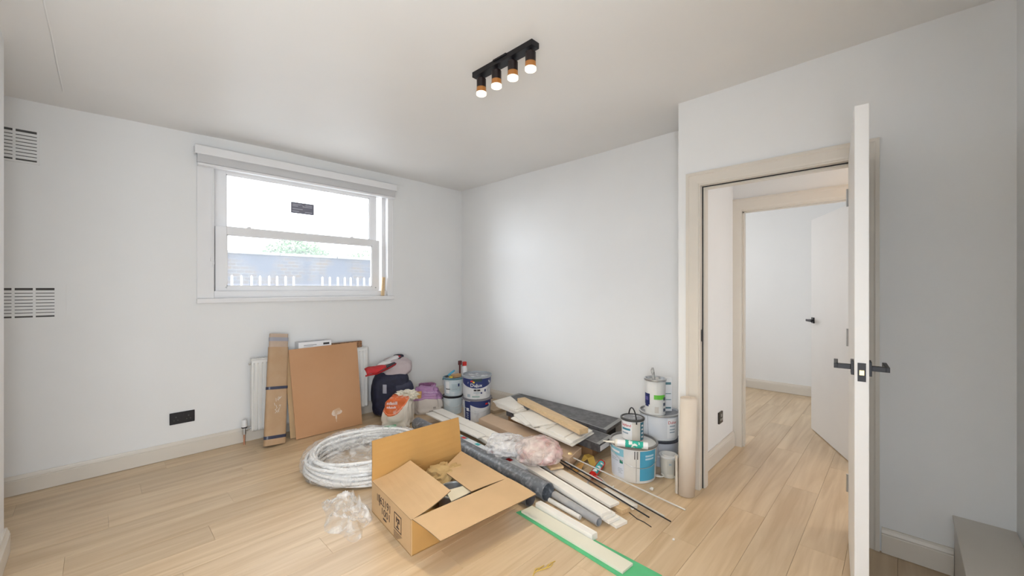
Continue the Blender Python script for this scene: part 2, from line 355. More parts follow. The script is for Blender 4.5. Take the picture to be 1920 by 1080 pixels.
# open door leaf, edge towards the viewer
hn = Vector((2.690, .196, 0)); fn = Vector((1.899, .1215, 0)); dd = (fn-hn).normalized(); nn = Vector((-dd.y, dd.x, 0))
if nn.y > 0: nn = -nn
leaf = thing('door_leaf', 'white flush interior door standing open, its edge and black latch towards the viewer', 'door', hn)
q = [hn+Vector((0,0,.006)), fn+Vector((0,0,.006)), fn+nn*.040+Vector((0,0,.006)), hn+nn*.040+Vector((0,0,.006))]
MB().slab(q, (0,0,1.949)).build('door_panel', DOORM, leaf, bevel=.0015)
zc = 1.008; hp = fn-dd*.055
lever(leaf, hp+Vector((0,0,zc)), -dd, -nn); lever(leaf, hp+nn*.040+Vector((0,0,zc)), -dd, nn)
e0 = fn+nn*.0085; e1 = fn+nn*.0315
MB().slab([e0+Vector((0,0,zc-.042)), e1+Vector((0,0,zc-.042)), e1+Vector((0,0,zc+.024)), e0+Vector((0,0,zc+.024))], dd*.0022).build('latch_plate', BLACK, leaf)
BRASS = mat('brass_latch', (.80, .60, .30), .3, metal=.6)
l0 = fn+nn*.0135; l1 = fn+nn*.0262
MB().slab([l0+Vector((0,0,zc-.018)), l1+Vector((0,0,zc-.018)), l1+Vector((0,0,zc-.001)), l0+Vector((0,0,zc-.001))], dd*.010).build('latch_bolt', BRASS, leaf)
for k in (.25, 1.0, 1.72):
    MB().tube([hn+nn*-.004+Vector((.006,0,k)), hn+nn*-.004+Vector((.006,0,k+.09))], .005, 8).build('hinge', STEEL, leaf)
# second doorway across the passage
MB().box((3.665, .13, 0), (3.775, .155, 1.96)).box((3.665, .935, 0), (3.775, .96, 1.96)).box((3.665, .155, 1.925), (3.775, .935, 1.96)).build('door_2', TRIM)
d2 = struct(C.objects[-1]); architrave(d2, 3.67, -1, .155, .935, 1.938, w=.088)
MB().box((3.69, .925, 0), (3.72, .935, 1.925)).box((3.69, .155, 1.915), (3.72, .935, 1.925)).build('door_stop', TRIM, d2)
f2 = F(1521, 805); h2 = F(1583, 860); dv = (f2-h2).normalized(); h2 = f2-dv*.80; n2 = Vector((dv.y, -dv.x, 0))
leaf2 = thing('door_leaf', 'white flush door half open in the room beyond the passage', 'door', h2)
up6 = Vector((0,0,.006))
MB().slab([h2+up6, f2+up6, f2+n2*.038+up6, h2+n2*.038+up6], (0,0,1.92)).build('door_panel', DOORM, leaf2, bevel=.0015)
lever(leaf2, f2-dv*.055+Vector((0,0,1.006)), -dv, -n2)
lever(leaf2, f2-dv*.055+n2*.038+Vector((0,0,1.006)), -dv, n2)

# ------------------------------------------------------------------ window
YS = 4.085                                           # room side of the lower sash
win = MB().box((.555, 3.990, 1.216), (.665, 4.12, 2.36)).box((2.196, 3.990, 1.216), (2.260, 4.03, 2.36)).box((2.205, 4.03, 1.216), (2.260, 4.20, 2.36))
win.box((.665, 3.990, 2.30), (2.205, 4.2, 2.36)).box((.600, 4.12, 1.216), (.690, 4.20, 2.36)).box((.640, 4.03, 1.216), (2.205, 4.2, 1.273))
w1 = struct(win.build('window_1', WHITEP, bevel=.002))
MB().box((.553, 3.965, 1.178), (2.262, 4.06, 1.2155)).build('window_sill', WHITEP, w1, bevel=.003)
a = WY(405, 422, YS); b_ = WY(712, 455, YS)
gl0 = WY(425, 440, YS); gl1 = WY(698, 540, YS)
GLASS = glass_mat('window_glass_hazed', .07); GLASSU = glass_mat('window_glass_upper', .04)  # milky mix puts overexposed haze into the panes, besides protective film
def sash(name, x0, x1, z0, z1, gx0, gx1, gz0, gz1, y, gm):
    mbs = MB(); t = .04
    mbs.box((x0,y,z0),(gx0,y+t,z1)).box((gx1,y,z0),(x1,y+t,z1)).box((gx0,y,z0),(gx1,y+t,gz0)).box((gx0,y,gz1),(gx1,y+t,z1))
    s = mbs.build(name, WHITEP, w1, bevel=.0025)
    MB().box((gx0-.005,y+.018,gz0-.005),(gx1+.005,y+.022,gz1+.005)).build('pane', gm, s)
    bd = .008
    MB().box((gx0,y+.006,gz0),(gx0+bd,y+.018,gz1)).box((gx1-bd,y+.006,gz0),(gx1,y+.018,gz1)).box((gx0,y+.006,gz0),(gx1,y+.018,gz0+bd)).box((gx0,y+.006,gz1-bd),(gx1,y+.018,gz1)).build('glazing_bead', WHITEP, s)
    return s
lz1 = (a.z+b_.z)/2
ls = sash('sash', .690, 2.148, 1.274, 1.815, .768, 2.066, 1.314, 1.752, YS, GLASS)
YU = YS+.045
u0 = WY(424, 400, YU); u1 = WY(693, 400, YU)
us = sash('sash', .690, 2.138, 1.790, 2.33, .772, 2.058, 1.820, 2.270, YU, GLASSU)
for px in (468, 661):
    p = WY(px, 430, YS); MB().box((p.x-.03, YS+.004, 1.8155), (p.x+.03, YS+.03, 1.823)).lathe([(0,1.833),(.016,1.833),(.016,1.823),(0,1.823)], (p.x, YS+.017, 0), 16).build('sash_lock', WHITEP, ls)
for px, py in ((424, 538), (704, 541)):
    p = WY(px, py, YS); MB().tube([(p.x, YS-.012, 1.304), (p.x, YS, 1.304)], .006, 10).build('sash_bolt', STEEL, ls)
MB().box((2.172, 4.075, 1.274), (2.205, 4.085, 2.30)).box((2.150, 4.125, 1.82), (2.1545, 4.129, 2.30)).build('parting_bead', WHITEP, w1)
# sticker on the upper pane
s0 = WY(545.5, 379, YU+.018); s1 = WY(588.5, 405, YU+.018); ys = YU+.0165
st = MB().box((s0.x, ys, s1.z), (s1.x, ys+.001, s0.z)).build('sticker', mat('sticker_grey', (.17, .17, .21), .5), us)
lines = MB(); W_ = s1.x-s0.x; H_ = s0.z-s1.z
for r, c0, c1 in ((.80,.06,.40),(.80,.62,.92),(.66,.06,.30),(.66,.50,.92),(.40,.06,.50),(.18,.06,.34),(.18,.60,.92)):
    lines.box((s0.x+W_*c0, ys-.0006, s1.z+H_*(r-.03)), (s0.x+W_*c1, ys, s1.z+H_*(r+.03)))
lines.tube([(s0.x+W_*(.38+.07*k), ys-.0004, s1.z+H_*(.92-.30*math.sin(k*.35))) for k in range(5)], .0012, 6)
o = lines.build('sticker_print', mat('sticker_pale', (.45, .45, .5), .5), us)
# wooden wedge standing in the right of the frame
tag(centre(MB().slab([(2.128, 3.998, 1.2160), (2.162, 3.998, 1.2160), (2.160, 4.024, 1.2160), (2.130, 4.024, 1.2160)], (.010, 0, .20)).build('wooden_wedge', PINE, bevel=.005)), 'small tapered wooden wedge standing upright at the right of the window sill', 'wedge')
# blind
bl = thing('venetian_blind', 'white slatted blind drawn fully up above the window', 'blind', (1.42, 3.97, 2.0))
t0 = WY(368, 282, 3.93); t1 = WY(744, 362, 3.93)
zt = 2.155; 
MB().box((.535, 3.925, 2.348), (2.270, 3.935, 2.415)).box((.535, 3.935, 2.405), (2.270, 3.9995, 2.415)).box((.535, 3.935, 2.348), (.543, 3.989, 2.405)).box((2.262, 3.935, 2.348), (2.270, 3.989, 2.405)).build('valance', WHITEP, bl, bevel=.002)
MB().box((.56, 3.94, 2.365), (2.25, 3.985, 2.4045)).build('headrail', WHITEP, bl)
sl = MB()
for k in range(20):
    z = 2.286+.0036*k; sl.box((.552, 3.938, z), (2.256, 3.985, z+.0024))
o = sl.build('slat_stack', WHITEP, bl); o['kind'] = 'stuff'
MB().box((.552, 3.936, 2.264), (2.256, 3.987, 2.283)).build('bottom_rail', WHITEP, bl, bevel=.003)
for px, zb in ((396, 1.545), (401, 1.52), (399, 1.50)):
    p = WY(px, 480, 3.955); MB().tube([(p.x, 3.955, 2.264), (p.x, 3.955, zb)], .0012, 6).lathe([(0,zb-.03),(.006,zb-.03),(.003,zb),(0,zb)], (p.x, 3.955, 0), 10).build('cord', WHITEP, bl)
p = 2.235; MB().tube([(p, 3.955, 2.264), (p, 3.955, 1.24)], .0015, 6).build('cord', WHITEP, bl)
# ------------------------------------------------------------------ outside the window
GROUND = mat('bounce_ground', (.50, .49, .47), .95, var=.1)  # unseen ground, made pale to bounce daylight up to the ceiling
struct(MB().box((-6, 4.35, .7), (16, 14, .80)).build('ground', GROUND))
def brick_material():
    m = bpy.data.materials.new('old_rendered_brick'); n, l, b = nodes_of(m)
    tc = n.new('ShaderNodeTexCoord'); mp = n.new('ShaderNodeMapping'); mp.inputs['Rotation'].default_value = (PI/2, 0, 0); l.new(tc.outputs['Object'], mp.inputs[0])
    br = n.new('ShaderNodeTexBrick'); br.inputs['Scale'].default_value = 4.4; br.inputs['Color1'].default_value = (.085, .055, .035, 1); br.inputs['Color2'].default_value = (.05, .05, .06, 1); br.inputs['Mortar'].default_value = (.10, .10, .105, 1); l.new(mp.outputs[0], br.inputs[0])
    nz = n.new('ShaderNodeTexNoise'); nz.inputs['Scale'].default_value = 2.4; nz.inputs['Detail'].default_value = 6; l.new(tc.outputs['Object'], nz.inputs['Vector'])
    rp = n.new('ShaderNodeValToRGB'); rp.color_ramp.elements[0].position = .42; rp.color_ramp.elements[1].position = .6; l.new(nz.outputs[0], rp.inputs[0])
    mx = n.new('ShaderNodeMix'); mx.data_type = 'RGBA'; l.new(rp.outputs[0], mx.inputs[0]); mx.inputs[6].default_value = (.045, .052, .075, 1); l.new(br.outputs[0], mx.inputs[7]); l.new(mx.outputs[2], b.inputs['Base Color']); b.inputs['Roughness'].default_value = .9
    return m
gw = MB().box((-3, 7.5, .8), (12, 7.72, 1.84)).build('garden_wall', brick_material()); tag(gw, 'low weathered brick garden wall outside the window with a pale coping', 'wall')
COP = mat('pale_coping_stone', (.20, .20, .20), .8, var=.1)
for k in range(12):
    MB().box((-2.6+k*.95, 7.46, 1.841), (-1.66+k*.95, 7.76, 1.885)).build('coping_stone', COP, gw, bevel=.006)
pf = thing('picket_fence', 'row of short white pickets in front of the garden wall', 'fence', (3.0, 6.9, .8))
PK = mat('white_picket', (.4, .4, .4), .6)
pxs = [435, 453, 472, 488, 505, 520, 536, 551, 605, 619, 634, 647, 658, 671, 683, 694]
for px in pxs:
    p = WY(px, 525, 6.9); MB().add([(p.x-.014,6.9,.8),(p.x+.014,6.9,.8),(p.x+.014,6.9,1.47),(p.x,6.9,1.49),(p.x-.014,6.9,1.47)]+[(p.x-.014,6.92,.8),(p.x+.014,6.92,.8),(p.x+.014,6.92,1.47),(p.x,6.92,1.49),(p.x-.014,6.92,1.47)],
        [(0,1,2,3,4),(9,8,7,6,5),(0,5,6,1),(1,6,7,2),(2,7,8,3),(3,8,9,4),(4,9,5,0)]).build('picket', PK, pf)
MB().box((.8, 6.925, 1.30), (5.2, 6.945, 1.36)).box((.8, 6.925, .95), (5.2, 6.945, 1.01)).build('fence_rail', mat('grey_rail', (.10, .10, .12), .8), pf)
LEAF = mat('pale_leaves', (.09, .17, .06), .7, var=.4, scale=3)
def tree(c, r, h, n, label, seed):
    rnd = random.Random(seed); t = thing('garden_tree', label, 'tree', (c[0], c[1], .8), group='trees behind the garden wall')
    tr = MB().tube([(c[0], c[1], .8), (c[0]+.05, c[1], h*.6), (c[0]-.04, c[1]+.05, h-.1)], [.09, .07, .03], 10)
    for k in range(6):
        a = k*1.05+seed; tr.tube([(c[0], c[1], h*.62), (c[0]+math.cos(a)*r*.7, c[1]+math.sin(a)*r*.7, h-.15)], [.035, .012], 7)
    tr.build('trunk', mat('bark', (.16, .12, .09), .9, var=.3), t, smooth=60)
    lf = MB()
    for k in range(n):
        u = Vector((rnd.gauss(0,1), rnd.gauss(0,1), rnd.gauss(0,1))).normalized()*(rnd.random()**.4)
        p = Vector((c[0]+u.x*r, c[1]+u.y*r, h-.42+u.z*.5*(1+.4*noise.noise(u*3)))); a = Vector((rnd.uniform(-1,1), rnd.uniform(-1,1), rnd.uniform(-1,1))).normalized()*.05; b = a.orthogonal().normalized()*.03
        lf.add([p-a, p+b, p+a, p-b], [(0,1,2,3)])
    o = lf.build('foliage', LEAF, t); o['kind'] = 'stuff'
tree((3.45, 10.6), .85, 2.38, 2600, 'taller rounded tree behind the garden wall, left of the two', 1)
tree((5.55, 10.8), 1.25, 2.22, 3200, 'broad low tree behind the garden wall, right of the two', 2)
pc = [WY(640, 362, 9.0), WY(668, 372, 9.0), WY(700, 381, 9.0)]
pc = [pc[0]+(pc[0]-pc[2])*3+Vector((0,0,.9))]+pc+[pc[2]+(pc[2]-pc[0])*3]
tag(centre(MB().tube(pc, .008, 6).build('overhead_cable', mat('cable_grey', (.3,.3,.32), .6), smooth=60)), 'thin grey cable crossing the sky outside the window', 'cable')

# ------------------------------------------------------------------ wall fittings
SLOT = mat('vent_dark', (.10, .095, .09), .9)
def vent(x0, x1, z0, z1, cols, rws, label, plate=None):
    t = thing('wall_vent', label, 'vent', ((x0+x1)/2, 3.999, z0))
    px0, px1, pz0, pz1 = plate or (x0-.01, x1+.012, z0-.012, z1+.012)
    yb = 3.9995; yf = 3.991
    MB().box((x0, yb-.003, z0), (x1, yb, z1)).build('duct', SLOT, t)
    mb = MB(); mb.box((px0, yf, pz0), (px1, yb, z0)).box((px0, yf, z1), (px1, yb, pz1)).box((px0, yf, z0), (x0, yb, z1)).box((x1, yf, z0), (px1, yb, z1))
    for c in range(1, cols): xx = x0+(x1-x0)*c/cols; mb.box((xx-.006, yf, z0), (xx+.006, yb, z1))
    mb.build('plate', WALL, t)
    for r in range(rws-1):
        z = z0+(z1-z0)*(r+1)/rws; MB().box((x0, yf+.001, z-.0105), (x1, yb-.0035, z+.0060)).build('louvre', WALL, t)
vent(-.54, -.262, 2.105, 2.300, 3, 9, 'white louvred air vent high on the window wall, the upper of two')
vent(-.53, -.187, 1.112, 1.300, 4, 9, 'white louvred air vent at mid height on the window wall, the lower of two', plate=(-.60, -.135, 1.075, 1.325))
sk = thing('wall_socket', 'black double socket plate low on the window wall left of the radiator', 'socket', (.466, 3.999, .255))
MB().box((.390, 3.990, .256), (.542, 3.9995, .345)).build('plate', BLACK, sk, bevel=.003)
for x in (.428, .504):
    sb = MB(); sb.box((x-.004, 3.9885, .305), (x+.004, 3.9905, .315)).box((x-.015, 3.9885, .283), (x-.008, 3.9905, .288)).box((x+.008, 3.9885, .283), (x+.015, 3.9905, .288)); sb.build('pin_slots', mat('socket_slot', (.05,.05,.05), .5), sk)

for x in (.456, .476): MB().box((x-.006, 3.987, .318), (x+.006, 3.9905, .330)).build('rocker_switch', BLACK, sk, bevel=.001)
p = WX(1349, 783, 3.32); 
s2 = thing('wall_socket', 'dark metal socket on the passage wall just through the doorway', 'socket', (3.32, .999, .27))
MB().box((3.277, .988, .268), (3.363, .9995, .354)).build('plate', mat('bronze_plate', (.05, .042, .035), .35, metal=.6), s2, bevel=.002)
MB().box((3.30, .985, .29), (3.315, .9885, .305)).box((3.325, .985, .29), (3.34, .9885, .305)).box((3.31, .985, .318), (3.33, .9885, .34)).build('pin_slot', STEEL, s2)

# ------------------------------------------------------------------ ceiling spotlight bar
lt = thing('ceiling_spotlight_bar', 'black ceiling bar with four lit cylinder spotlights', 'light', (1.512, 1.525, 2.52))
cz = ceil_z(1.51, 1.52)
MB().box((1.484, 1.300, 2.493), (1.540, 1.750, cz+.004)).build('mounting_bar', BLACK, lt, bevel=.002)
MB().box((1.478, 1.475, 2.512), (1.546, 1.575, cz+.004)).build('ceiling_plate', BLACK, lt, bevel=.002)
LAMP = mat('lamp_lens', (1, .97, .9), .3, emit=(1, .93, .80), estr=5.0)
ACR = mat('lamp_acrylic', (.9, .8, .6), .2, emit=(1, .86, .62), estr=1.6)
LBODY = mat('spot_body', (.02, .012, .012), .35, metal=.3)
for y in (1.702, 1.579, 1.456, 1.333):
    h = MB().tube([(1.512, y, 2.493), (1.512, y, 2.480)], .006, 12).lathe([(0,2.480),(.023,2.480),(.0265,2.476),(.0265,2.403),(.0235,2.403),(.0235,2.410),(0,2.410)], (1.512, y, 0), 28).build('spot_head', LBODY, lt, smooth=40)
    MB().lathe([(.0255,2.4025),(.0285,2.401),(.0285,2.389),(.0265,2.387),(.0235,2.387)], (1.512, y, 0), 28).build('lens_ring', ACR, h, smooth=40)
    MB().lathe([(.0266,2.403),(.0270,2.403),(.0270,2.428),(.0266,2.428)], (1.512, y, 0), 28).build('amber_collar', mat('amber_acrylic', (.22,.08,.02), .3, emit=(1,.42,.08), estr=.14), h, smooth=40)
    MB().lathe([(0,2.3875),(.0235,2.3875),(.0235,2.402),(0,2.402)], (1.512, y, 0), 28).build('lens', LAMP, h)
    sp = bpy.data.lights.new('spot_beam', 'SPOT'); sp.energy = 12; sp.color = (1, .84, .60); sp.spot_size = 2.1; sp.spot_blend = .8; sp.shadow_soft_size = .025
    so = bpy.data.objects.new('spot_beam', sp); C.objects.link(so); so.location = (1.512, y, 2.380)

# ------------------------------------------------------------------ radiator
RADW = mat('radiator_enamel', (.78, .77, .745), .3, var=.01)
ra = thing('radiator', 'white panel radiator under the window with boards leaning on it', 'radiator', (1.415, 3.93, .1))
x0, x1, z0, z1, yf = .905, 1.925, .10, .70, 3.895
n = 30; pts = []
m_ = MB(); prof = []
wd = (x1-x0-.04)/n
for k in range(n):
    a = x0+.02+wd*k; prof += [(a, yf+.013), (a+wd*.18, yf), (a+wd*.66, yf), (a+wd*.86, yf+.013)]
prof = [(x0, yf+.002), (x0+.012, yf)]+prof+[(x1-.012, yf), (x1, yf+.002)]
vv = []; ff = []
zz = [(z0, .004), (z0+.02, 0), (z1-.045, 0), (z1-.03, 0), (z1, .004)]
for iz, (z, dy) in enumerate(zz):
    for (a, y) in prof: vv.append((a, (y if iz in (1, 2) else yf+.001)+dy, z))
np_ = len(prof)
for i in range(len(zz)-1):
    for k in range(np_-1): ff.append((i*np_+k, i*np_+k+1, (i+1)*np_+k+1, (i+1)*np_+k))
m_.add(vv, ff).build('front_panel', RADW, ra, solid=.003, smooth=30)
MB().box((x0, 3.945, z0), (x1, 3.952, z1-.004)).build('back_panel', RADW, ra)
MB().box((x0-.001, yf+.004, z0+.02), (x0+.004, 3.948, z1)).build('side_panel', RADW, ra, bevel=.001); MB().box((x1-.004, yf+.004, z0+.02), (x1+.001, 3.948, z1)).build('side_panel', RADW, ra, bevel=.001)
gr = MB().box((x0, yf, z1), (x1, yf+.006, z1+.006)).box((x0, 3.944, z1), (x1, 3.952, z1+.006))
for k in range(52): xx = x0+.01+k*(x1-x0-.02)/51; gr.box((xx-.003, yf+.006, z1), (xx+.003, 3.944, z1+.004))
gr.build('top_grille', RADW, ra)
MB().tube([(x0-.004, 3.915, z1-.035), (x0-.016, 3.915, z1-.035)], .011, 14).build('blanking_plug', STEEL, ra)
MB().box((1.15, 3.952, .2), (1.19, 3.999, .6)).build('wall_bracket', STEEL, ra); MB().box((1.65, 3.952, .2), (1.69, 3.999, .6)).build('wall_bracket', STEEL, ra)
COPPER = mat('copper_pipe', (.50, .26, .17), .35, metal=.7, var=.15)
pv = WY(458, 800, 3.925); vx = pv.x
MB().tube([(vx, 3.925, .0), (vx, 3.925, .10)], .0075, 12).build('feed_pipe', COPPER, ra)
MB().tube([(vx, 3.925, .085), (vx, 3.925, .135)], .013, 14).tube([(vx, 3.925, .12), (x0+.002, 3.925, .128)], .010, 12).tube([(vx+.02, 3.925, .1215), (vx+.034, 3.925, .123)], .015, 6).build('valve_body', STEEL, ra, smooth=40)
MB().lathe([(0,.137),(.019,.137),(.0205,.15),(.019,.195),(.014,.205),(0,.206)], (vx, 3.925, 0), 20).build('valve_cap', WHITEP, ra, smooth=40)
MB().lathe([(.0195,.138),(.021,.139),(.021,.147),(.0195,.148)], (vx, 3.925, 0), 20).build('valve_ring', BLACK, ra)

# ------------------------------------------------------------------ things leaning on the radiator
def lean_frame(bl, br, tl):
    """axes of a leaning sheet from bottom-left, bottom-right, top-left"""
    X = (br-bl).normalized(); Y = (tl-bl); Y = (Y-X*Y.dot(X)).normalized(); return X, Y, X.cross(Y)
# hardboard panel
BLc = F(555, 826); BRc = F(680, 797); BRc.y = 3.695; BLc.y = 3.715; BLc.z = BRc.z = .004
TLc = WY(541, 657, 3.872); TRc = WY(669, 642, 3.872)
PANEL = two_tone('brown_hardboard', (.50, .262, .125), (.54, .30, .155), 2.2, .3, .7, rough=.5)
pn = thing('hardboard_panel', 'large square brown hardboard sheet leaning on the radiator, white smudge near its foot', 'board', (1.49, 3.72, 0))
nrm = (BRc-BLc).cross(TLc-BLc).normalized()
if nrm.y > 0: nrm = -nrm
MB().slab([BLc, BRc, TRc, TLc], -nrm*.009).build('sheet', PANEL, pn, bevel=.001)
u = (BRc-BLc); v = (TLc-BLc)
def onp(a, b, h=.0006): return BLc+u*a+v*b+nrm*h
sm = []
for k in range(26):
    t = 2*PI*k/26; r = 1+.35*noise.noise(Vector((math.cos(t)*1.3, math.sin(t)*1.3, 4))); sm.append(onp(.61+.075*r*math.cos(t)+.012*math.sin(t), .205+.042*r*math.sin(t)))
mbs = MB().add(sm+[onp(.61, .205)], [(k, (k+1) % 26, 26) for k in range(26)])
mbs.slab([onp(.585,.19), onp(.615,.18), onp(.60,.09), onp(.59,.10)], nrm*.0003)
mbs.build('white_smudge', two_tone('plaster_smudge', (.72, .60, .50), (.58, .38, .24), 14, .45, .62, rough=.8), pn)
# second brown sheet behind it, showing along the left edge
o = MB().slab([Vector((1.165, 3.775, .004)), Vector((1.45, 3.765, .004)), Vector((1.45, 3.884, .735)), Vector((1.150, 3.884, .742))], (0, .007, 0)).build('cardboard_sheet', CARDL, bevel=.001)
tag(centre(o), 'cardboard sheet standing just behind the brown hardboard, only its left edge showing', 'board')
# chipboard offcut on the radiator
o = MB().slab([Vector((1.56,3.905,.7065)), Vector((1.865,3.905,.7065)), Vector((1.865,3.945,.7065)), Vector((1.56,3.945,.7065))], (0,0,.062)).build('chipboard_offcut', two_tone('flaked_chipboard', (.33, .17, .08), (.16, .08, .04), 60, .4, .6), bevel=.002)
tag(centre(o), 'narrow rough chipboard offcut lying on the radiator behind the brown sheet', 'board')
# white carton on the radiator
wb = thing('white_carton', 'flat white carton lying on top of the radiator', 'box', (1.40, 3.925, .7065), 0)
MB().box((1.265, 3.885, .7075), (1.555, 3.985, .808)).build('carton_body', WHITE, wb, bevel=.002)
MB().box((1.275, 3.888, .8082), (1.545, 3.98, .8087)).build('carton_lid', mat('grey_print', (.62,.62,.64), .5), wb)
MB().box((1.48, 3.8842, .772), (1.535, 3.885, .79)).build('print_block', INK, wb)
MB().box((1.31, 3.8842, .776), (1.42, 3.885, .782)).box((1.31, 3.8842, .766), (1.39, 3.885, .769)).box((1.33, 3.91, .8088), (1.50, 3.93, .8092)).build('print_line', mat('print_mid_grey', (.25,.25,.27), .5), wb)
# tall flattened cardboard tube
ct = thing('cardboard_sleeve', 'tall narrow cardboard sleeve with two dark tape bands leaning on the radiator', 'packaging', (1.02, 3.70, 0))
b0 = F(517, 838); tp = WY(523, 627, 3.905)
b0 = Vector((b0.x, b0.y+.03, .002)); ax = (tp-b0).normalized(); L = (tp-b0).length
sdv = Vector((FX*0+1, .12, 0)); sdv = (sdv-ax*sdv.dot(ax)).normalized(); fwd = sdv.cross(ax).normalized()
if fwd.y > 0: fwd = -fwd
def ring(h, wv, dv_, k=1.0):
    c = b0+ax*h; out = []
    for i in range(32):
        t = 2*PI*i/32; cx = math.copysign(abs(math.cos(t))**.5, math.cos(t)); sy = math.copysign(abs(math.sin(t))**.8, math.sin(t))
        out.append(c+sdv*cx*wv*k+fwd*sy*dv_*k)
    return out
def sleeve(h0, h1, w0, w1, d0, d1, name, m, k=1.0, inner=True):
    A = ring(h0, w0, d0, k); B_ = ring(h1, w1, d1, k); mb = MB()
    vs_ = A+B_; fs_ = [(i, (i+1) % 32, 32+(i+1) % 32, 32+i) for i in range(32)]
    if inner:
        vs_ += ring(h0, w0-.004, d0-.004, k)+ring(h1, w1-.004, d1-.004, k)
        fs_ += [(64+i, 96+i, 96+(i+1) % 32, 64+(i+1) % 32) for i in range(32)]
        fs_ += [(i, 64+i, 64+(i+1) % 32, (i+1) % 32) for i in range(32)]+[(32+i, 32+(i+1) % 32, 96+(i+1) % 32, 96+i) for i in range(32)]
    return mb.add(vs_, fs_).build(name, m, ct, smooth=40)
KR = two_tone('kraft_scuffed', (.45, .29, .165), (.50, .34, .21), 9, .4, .75, rough=.7)
KRG = mat('kraft_greyish', (.50, .38, .29), .6, var=.08, scale=12)
sleeve(.006, L*.875, .084, .080, .030, .024, 'outer_sleeve', KR)
sleeve(.02, L, .078, .076, .020, .018, 'inner_sleeve', KRG)
DT = mat('dark_blue_tape', (.035, .04, .075), .35)
for h0, h1, tilt in ((.055, .080, 0), (L*.49, L*.515, 0)): sleeve(h0, h1, .0845, .0845, .0305, .0302, 'tape_band', DT, 1.008, False)
sleeve(L*.93, L*.965, .078, .078, .0195, .0195, 'tape_band', mat('grey_tape', (.33, .33, .38), .4), 1.01, False)
sc = MB(); rnd = random.Random(3)
for k in range(16):
    a = rnd.uniform(-.035, .02); h = L*.34+rnd.uniform(-.06, .06); p0 = b0+ax*h+sdv*a+fwd*.0312
    p1 = p0+sdv*rnd.uniform(-.02,.02)+ax*rnd.uniform(.01,.03); sd_ = sdv*.0018
    sc.slab([p0-sd_, p0+sd_, p1+sd_, p1-sd_], fwd*.0004)
sc.build('paint_scuff', mat('pale_scuff', (.68, .62, .55), .8), ct)

# ------------------------------------------------------------------ backpack
bp = thing('backpack', 'navy backpack with red and white flap standing against the wall', 'backpack', (2.12, 3.80, 0))
NV = mat('navy_nylon', (.012, .013, .035), .7, var=.3, scale=30, bump=.3, bscale=120)
GP = mat('grey_pink_mesh', (.50, .42, .43), .8, var=.1, bump=.3, bscale=100)
RN = mat('red_nylon', (.50, .02, .025), .6, var=.15)
WN = mat('white_nylon', (.72, .70, .70), .6, var=.06)
rb = math.radians(-22)
blob_mb((2.13, 3.80, .215), (.20, .135, .225), .55, .012, 8, 3, 4, .002, rz=rb, taper=.08).build('main_body', NV, bp, smooth=80)
blob_mb((2.20, 3.71, .20), (.12, .075, .15), .5, .01, 8, 5, 3, .004, rz=rb).build('front_pocket', mat('navy_pocket', (.03, .032, .065), .6, bump=.3), bp, smooth=80)
blob_mb((2.175, 3.80, .475), (.155, .12, .095), .7, .02, 7, 9, 4, rz=rb, lean=(.01,.01)).build('top_pouch', GP, bp, smooth=80)
fa = [WY(684, 690, 3.72), WY(688, 704, 3.68), WY(722, 695, 3.66), WY(757, 676, 3.72), WY(755, 667, 3.80), WY(735, 668, 3.86)]
def strip(name, A, B_, m, th=.008, wob=.006):
    n = 12; mb = MB(); vs_ = []
    for i in range(n+1):
        t = i/n
        def interp(P):
            s = t*(len(P)-1); k = min(int(s), len(P)-2); return P[k].lerp(P[k+1], s-k)
        a = interp(A); b = interp(B_)
        w_ = Vector((0,0,wob*math.sin(t*9)))
        vs_ += [a+w_, a.lerp(b, .5)+w_*2+Vector((0,-.008,.004)), b+w_]
    return mb.add(vs_, [(3*i+j, 3*i+3+j, 3*i+4+j, 3*i+1+j) for i in range(n) for j in range(2)]).build(name, m, bp, solid=th, smooth=80)
strip('red_flap', [WY(683,693,3.72), WY(700,687,3.71), WY(722,686,3.72)], [WY(688,704,3.66), WY(705,700,3.65), WY(724,691,3.66)], RN)
strip('white_flap', [WY(706,686,3.74), WY(722,676,3.78), WY(742,668,3.83)], [WY(716,688,3.70), WY(734,681,3.73), WY(752,672,3.79)], WN)
strip('red_piping', [WY(685,705,3.66), WY(706,701,3.65), WY(735,686,3.70), WY(757,673,3.78)], [WY(685,707,3.655), WY(706,703.5,3.645), WY(736,688.5,3.695), WY(758,676,3.775)], RN, .006, .002)
strip('dark_band', [WY(722,688,3.69), WY(740,679,3.73), WY(752,669,3.80)], [WY(727,692,3.68), WY(744,684,3.72), WY(756,673,3.78)], mat('dark_grey_nylon', (.05,.045,.055), .7), .007, .002)
blob_mb(WY(747, 669, 3.86), (.055, .05, .022), .8, .02, 8, 2, 3).build('hood', NV, bp, smooth=80)
blob_mb(WY(748, 671, 3.80), (.02, .018, .02), .9, .02, 8, 2, 3).build('toggle', RN, bp, smooth=80)
MB().tube([WY(757,686,3.78), WY(762,697,3.77), WY(762,706,3.76), WY(758,712,3.76)], .010, 8).build('shoulder_strap', NV, bp, smooth=80)
MB().tube([WY(756,716,3.74), WY(764,718,3.74), WY(768,726,3.73), WY(768,733,3.72), WY(766,736,3.72)], .004, 8).build('side_strap', NV, bp, smooth=80)
MB().tube([WY(758,704,3.76), WY(763,711,3.74), WY(765,716,3.74)], .005, 8).build('buckle', BLACK, bp)
MB().slab([WY(718.5,722.5,3.625), WY(725,722.5,3.625), WY(725,739,3.625), WY(718.5,739,3.625)], (0,.012,0)).build('reflective_tab', mat('tab_grey', (.35,.36,.42), .5), bp, bevel=.001)
